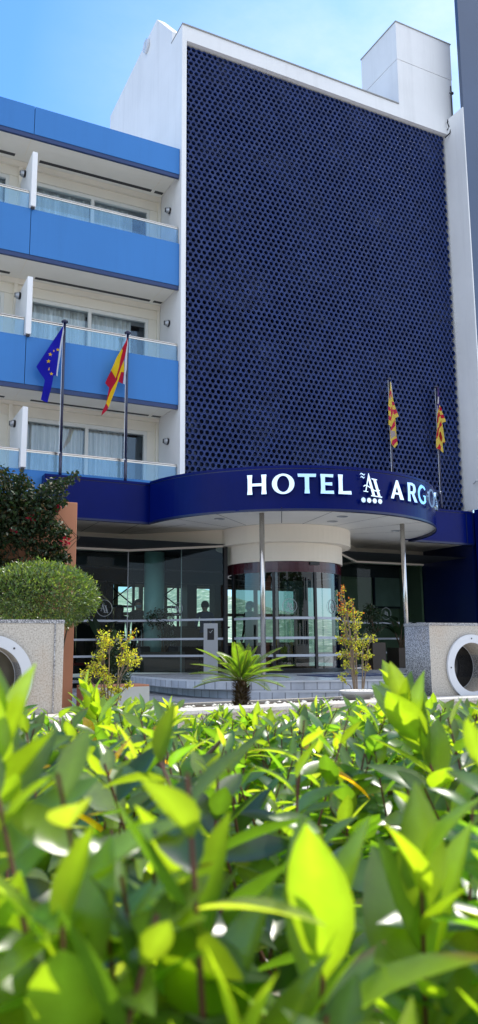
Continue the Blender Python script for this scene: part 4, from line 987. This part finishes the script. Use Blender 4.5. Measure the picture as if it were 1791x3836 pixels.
# ------------------------------------------------------------------ people
SKIN = paint('skin', (.45,.26,.18), .55, .08, 20)
def person(label, loc, rz, h, shirt, trousers, hair, long_hair=False, mask=False, arm='down', sleeve_short=False):
    t = thing('person', label, 'person', loc, rz)
    vs = []; es = []; idx = {}
    def v(n, x, y, z, r, p=None, ry=None):
        idx[n] = len(vs); vs.append((x*h,y*h,z*h,r*h,(ry or r)*h))
        if p: es.append((idx[p], idx[n]))
    v('pel',0,0,.53,.085,None,.065); v('waist',0,0,.61,.075,'pel',.058); v('chest',0,-.005,.72,.092,'waist',.066); v('uch',0,.0,.80,.072,'chest',.055)
    v('neck',0,0,.855,.032,'uch'); v('jaw',0,-.012,.885,.040,'neck',.046); v('face',0,-.008,.93,.050,'jaw',.060); v('crown',0,.0,.975,.040,'face',.050)
    v('nose',0,-.064,.922,.010,'face')
    for s,n in ((-1,'l'),(1,'r')):
        v('ear'+n,s*.050,.004,.928,.009,'face')
        v('hip'+n,s*.052,0,.50,.058,'pel'); v('knee'+n,s*.056,-.008,.28,.038,'hip'+n); v('ank'+n,s*.058,.008,.05,.024,'knee'+n); v('toe'+n,s*.068,-.085,.018,.020,'ank'+n)
        v('sh'+n,s*.105,0,.805,.038,'uch')
        if arm == 'down': e,w_,p_ = (s*.135,.015,.63),(s*.130,-.03,.485),(s*.127,-.045,.44)
        else: e,w_,p_ = (s*.135,.0,.64),(s*.10,-.12,.60),(s*.085,-.16,.60)
        v('el'+n,*e,.027,'sh'+n); v('wr'+n,*w_,.017,'el'+n); v('pa'+n,*p_,.018,'wr'+n,.012)
        dv = Vector(p_)-Vector(w_); dv.normalize(); sx = Vector((0,1,0)) if arm == 'down' else Vector((1,0,0))
        for k,(o_,l) in enumerate(((-.016,.038),(-.006,.046),(.005,.043),(.015,.034))):
            b_ = Vector(p_)+dv*.020+sx*o_; m1 = b_+dv*l*.5; e1 = m1+dv*l*.45+Vector((-s*.008,0,0) if arm == 'down' else (0,0,-.010))
            v('f%s%da'%(n,k),*b_,.0055,'pa'+n); v('f%s%db'%(n,k),*m1,.005,'f%s%da'%(n,k)); v('f%s%dc'%(n,k),*e1,.004,'f%s%db'%(n,k))
        tb = Vector(p_)+sx*-.020+dv*.004; v('t%sa'%n,*tb,.0065,'pa'+n); e1 = tb+dv*.028-sx*.014; v('t%sb'%n,*e1,.005,'t%sa'%n)
    me = bpy.data.meshes.new('body'); me.from_pydata([q[:3] for q in vs], es, [])
    o = bpy.data.objects.new('body', me); COL.objects.link(o)
    sk = o.modifiers.new('skin','SKIN'); sk.use_smooth_shade = True
    for d_, q in zip(me.skin_vertices[0].data, vs): d_.radius = (q[3], q[4])
    me.skin_vertices[0].data[0].use_root = True
    ss = o.modifiers.new('sub','SUBSURF'); ss.levels = 2; ss.render_levels = 2
    dg = bpy.context.evaluated_depsgraph_get(); me2 = bpy.data.meshes.new_from_object(o.evaluated_get(dg)); bpy.data.objects.remove(o)
    me2.materials.clear()
    for mt in (SKIN, plain('shirt_cloth',shirt), plain('trouser_cloth',trousers), plain('shoe_leather',(.015,.012,.012),.5)): me2.materials.append(mt)
    for p in me2.polygons:
        c = p.center/h; ax = abs(c.x)
        hand = (ax > .10 and c.z < .515) if arm == 'down' else (c.y < -.10 and .55 < c.z < .66)
        if c.z < .035: k = 3
        elif hand or c.z > .845: k = 0
        elif c.z < .535 and not (ax > .105): k = 2
        else: k = 1
        p.material_index = k; p.use_smooth = True
    bo = bpy.data.objects.new('body', me2); link(bo, t)
    m = MB(); hm_ = plain('hair', hair, .6)
    prof = [(0,.070),(.030,.064),(.050,.045),(.060,.018),(.062,-.008),(.058,-.030)]
    m.lathe([(r*h,z*h) for r,z in prof[::-1]], (0,.008*h,.938*h), 22)
    m.v = [(x,y*1.12+(.010*h if z < .945*h else 0),z+(.022*h if (y < -.02*h and z < .95*h) else 0)) for x,y,z in m.v]
    if long_hair:
        m.tube([(0,.035*h,.95*h),(0,.055*h,.88*h),(0,.060*h,.80*h),(0,.060*h,.72*h)], [.062*h,.066*h,.068*h,.035*h], 16)
    m.build('hair', hm_, t, smooth=True)
    if mask:
        m = MB(); m.lathe([(.0,-.032*h),(.022*h,-.03*h),(.040*h,-.012*h),(.046*h,.006*h),(.042*h,.014*h)], (0,-.030*h,.905*h), 18); m.build('face_mask', plain('mask_cloth',(.45,.55,.62)), t, smooth=True)
    m = MB()
    for s in (-1,1): m.lathe([(0,-.006*h),(.006*h,0),(0,.006*h)], (s*.020*h,-.058*h,.938*h), 8)
    m.build('eyes', BLACKM, t)
    return t
person('long-haired person in dark clothes, behind the left glass beside the masked guest', (6.34,19.25,.337), 2.6, 1.64, (.02,.02,.022), (.015,.015,.018), (.02,.014,.01), long_hair=True)
person('person in a pale face mask and dark jacket, just left of the teal column', (6.86,19.35,.337), -.35, 1.80, (.02,.02,.024), (.015,.015,.02), (.02,.016,.012), mask=True)
person('person in a blue shirt leaning over the reception counter', (8.66,19.2,.337), 2.9, 1.78, (.012,.028,.13), (.02,.02,.03), (.015,.012,.01), arm='fwd')
person('person in a black top seen in profile inside the revolving door, wearing a mask', (10.02,19.25,.337), -1.35, 1.80, (.012,.012,.014), (.012,.012,.014), (.012,.01,.01), mask=True)
# ------------------------------------------------------------------ across the street (mirrored in the glass and chrome)
rng = np.random.default_rng(31)
def street_tree(label, x, y, h, r):
    t = thing('street_tree', label, 'tree', (x,y,0), 0, 'trees across the street')
    tubes('trunk', [[(0,0,0),(.05,0,h*.3),(0,.05,h*.6)],[(0,0,h*.35),(r*.5,0,h*.7)],[(0,0,h*.35),(-r*.5,.2,h*.75)]], [[.16,.13,.08],[.07,.03],[.07,.03]], BARK, t)
    n = 3000; P, d = cloud_leaves(n, (0,0,h*.68), (r,r,h*.34), .6); P += d*(np.sin(P[:,0:1]*3)*np.sin(P[:,2:3]*3))*.3
    leaves('crown', P, rdir(n), rdir(n), .30, .18, vary((.04,.075,.02), n, .4), L_POT, t, seg=2)
street_tree('tall green street tree across the road, mirrored at the left of the glass', -6, -11, 7.5, 2.6)
street_tree('broad green street tree across the road, mirrored in the revolving door', 2, -12, 6.5, 2.9)
street_tree('lopsided green street tree across the road, mirrored beside the door', 6.5, -13, 7.5, 2.6)
street_tree('far left green street tree across the road, mirrored by the salmon wall', -12, -12, 7.0, 3.0)
street_tree('smaller green street tree across the road, mirrored in the right glass', 11, -11, 5.5, 2.2)
t = thing('apartment_block', 'pale apartment block across the road mirrored in the lobby glass', 'building', (4,-26,0))
m = MB(); m.box(-24,-5,0,26,5,9.5); m.build('wall', CREAM, t)
for i in range(13):
    for j in range(3):
        m = MB(); m.box(-22.5+i*3.7,4.99,1.0+j*3.0,-20.9+i*3.7,5.03,2.6+j*3.0); m.build('window', BLACKGL, t)
# ------------------------------------------------------------------ foreground hedge
rng = np.random.default_rng(2024)
HD = thing('hedge', 'glossy broad-leaved green hedge filling the foreground, backlit by the sun', 'hedge', (.6,1.3,0), -YAW)
# hedge frame: u to the right, v away from the camera (metres), origin at the camera's foot
HF = Vector((-.6,-1.3,0)); HF.rotate(Matrix.Rotation(YAW,3,'Z'))
ox, oy = HF.x, HF.y
def hedge_top(u, v): return .822-.020*v+.03*np.sin(u*5+v*3)+.025*np.sin(u*11-v*7+1)
P=[];D=[];N=[];L=[];W=[];C=[];pth=[];rad=[]
ns = 1320
us = rng.uniform(-1.7,1.7,ns); vs_ = .40+2.45*rng.random(ns)**1.0
EX = [(-.095,.44,.845),(-.175,.60,.905),(-.04,.52,.84),(.05,.50,.825),(.12,.56,.83),(.17,.50,.80),(-.15,.50,.80),(.0,.42,.78),(.08,.42,.76),(.22,1.1,.90),(.30,1.6,.90),(-.42,2.2,.86),(-.36,2.0,.84)]
us = np.concatenate([us,[e[0] for e in EX]]); vs_ = np.concatenate([vs_,[e[1] for e in EX]]); EXT = {(e[0],e[1]): e[2] for e in EX}
for u, v in zip(us, vs_):
    top = float(hedge_top(u,v))+rng.normal(0,.07)
    top = min(top,.925-.055*v)
    if abs(u/v) < .07 and v > .8: top -= .03
    if (u,v) in EXT: top = EXT[(u,v)]
    tilt = rng.normal(0,.30,2); ax = Vector((tilt[0],tilt[1],1)).normalized()
    ln = rng.uniform(.16,.26); tip = Vector((u,v,top)); base = tip-ax*ln
    pth.append([base-ax*.25+Vector((rng.normal(0,.04),rng.normal(0,.04),0)),base,tip]); rad.append([.0032,.0024,.0012])
    big = (u,v) in EXT
    nl = rng.integers(11,17); ph = rng.uniform(0,6.28); tone = rng.uniform(.7,1.3)
    a1 = ax.cross(Vector((0,1,.2))).normalized(); a2 = ax.cross(a1)
    young = rng.random() < .20
    shade = .42 if (u < .0 and .55 < v < 1.05 and sin(u*7+1)+sin(v*9) > -.6) else (.6 if sin(u*6.1+v*2.3)*sin(v*5.2-u*3) > .45 else 1.0)  # deep shade at left middle painted into leaf tone, plus scattered darker clumps
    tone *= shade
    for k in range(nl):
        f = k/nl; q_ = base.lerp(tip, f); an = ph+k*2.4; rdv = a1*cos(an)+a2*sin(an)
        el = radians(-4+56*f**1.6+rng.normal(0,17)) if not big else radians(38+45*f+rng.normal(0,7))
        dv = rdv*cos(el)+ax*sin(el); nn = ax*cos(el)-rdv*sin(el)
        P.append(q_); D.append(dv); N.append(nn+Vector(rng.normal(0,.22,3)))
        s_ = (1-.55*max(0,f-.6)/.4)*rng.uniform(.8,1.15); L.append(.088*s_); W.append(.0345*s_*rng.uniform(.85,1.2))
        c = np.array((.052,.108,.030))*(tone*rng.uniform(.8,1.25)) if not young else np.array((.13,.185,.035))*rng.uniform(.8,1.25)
        if rng.random() < .10: c = np.array((.17,.21,.09))*rng.uniform(.8,1.2)  # sunlit paleness painted into a scattering of leaves
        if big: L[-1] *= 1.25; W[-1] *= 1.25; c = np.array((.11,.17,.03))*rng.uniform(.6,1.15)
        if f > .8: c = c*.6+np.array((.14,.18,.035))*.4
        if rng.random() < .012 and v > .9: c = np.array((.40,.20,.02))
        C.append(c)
# lower filler leaves
nf = 5200
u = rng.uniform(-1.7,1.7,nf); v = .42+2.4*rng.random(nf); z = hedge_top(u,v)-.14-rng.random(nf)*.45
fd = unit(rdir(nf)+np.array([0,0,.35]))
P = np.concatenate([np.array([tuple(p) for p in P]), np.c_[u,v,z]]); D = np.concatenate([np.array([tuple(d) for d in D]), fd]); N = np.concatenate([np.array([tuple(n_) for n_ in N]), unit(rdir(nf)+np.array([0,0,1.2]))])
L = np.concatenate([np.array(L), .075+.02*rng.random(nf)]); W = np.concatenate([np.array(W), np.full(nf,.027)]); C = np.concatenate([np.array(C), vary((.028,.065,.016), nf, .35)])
off = np.array([ox,oy,0])
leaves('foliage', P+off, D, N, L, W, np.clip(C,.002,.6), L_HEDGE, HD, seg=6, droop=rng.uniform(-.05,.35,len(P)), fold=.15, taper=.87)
bp = []; br = []
for k in range(46):
    u, v = rng.uniform(-1.6,1.6), rng.uniform(.6,2.7); t_ = float(hedge_top(u,v))-rng.uniform(.02,.2)
    a = Vector((u+rng.normal(0,.06),v+rng.normal(0,.06),0)); b = Vector((u,v,t_)); mid = a.lerp(b,.55)+Vector((rng.normal(0,.03),rng.normal(0,.03),0))
    bp.append([a,mid,b]); br.append([.012,.009,.005])
    for _ in range(3):
        q0 = mid.lerp(b,rng.random()*.7); bp.append([q0,q0+Vector((rng.normal(0,.10),rng.normal(0,.10),rng.uniform(.08,.16)))]); br.append([.005,.003])
bp.append([(-.13,1.3,.0),(-.125,1.3,.5),(-.13,1.28,.72),(-.125,1.29,.84)]); br.append([.016,.014,.012,.008])
bp.append([(-.13,1.28,.74),(-.18,1.26,.80),(-.21,1.24,.82)]); br.append([.006,.005,.003]); bp.append([(-.128,1.28,.70),(-.07,1.30,.78),(-.03,1.31,.82)]); br.append([.006,.005,.003])
m = MB()
for p, r in zip(pth, rad): m.tube(p, r, 6, cap=False)
for p, r in zip(bp, br): m.tube(p, r, 7, 1, cap=False)
o = m.build('stem', [TWIG, paint('woody_branch',(.13,.085,.065),.85,.3,40)], HD, smooth=True); o.location = (ox,oy,0)
# ------------------------------------------------------------------ render settings
scene.view_settings.view_transform = 'Standard'; scene.view_settings.look = 'None'; scene.view_settings.exposure = 0; scene.view_settings.gamma = 1
scene.cycles.use_denoising = True
scene.cycles.max_bounces = 8; scene.cycles.diffuse_bounces = 4; scene.cycles.glossy_bounces = 4; scene.cycles.transparent_max_bounces = 24; scene.cycles.transmission_bounces = 4
scene.cycles.sample_clamp_indirect = 8
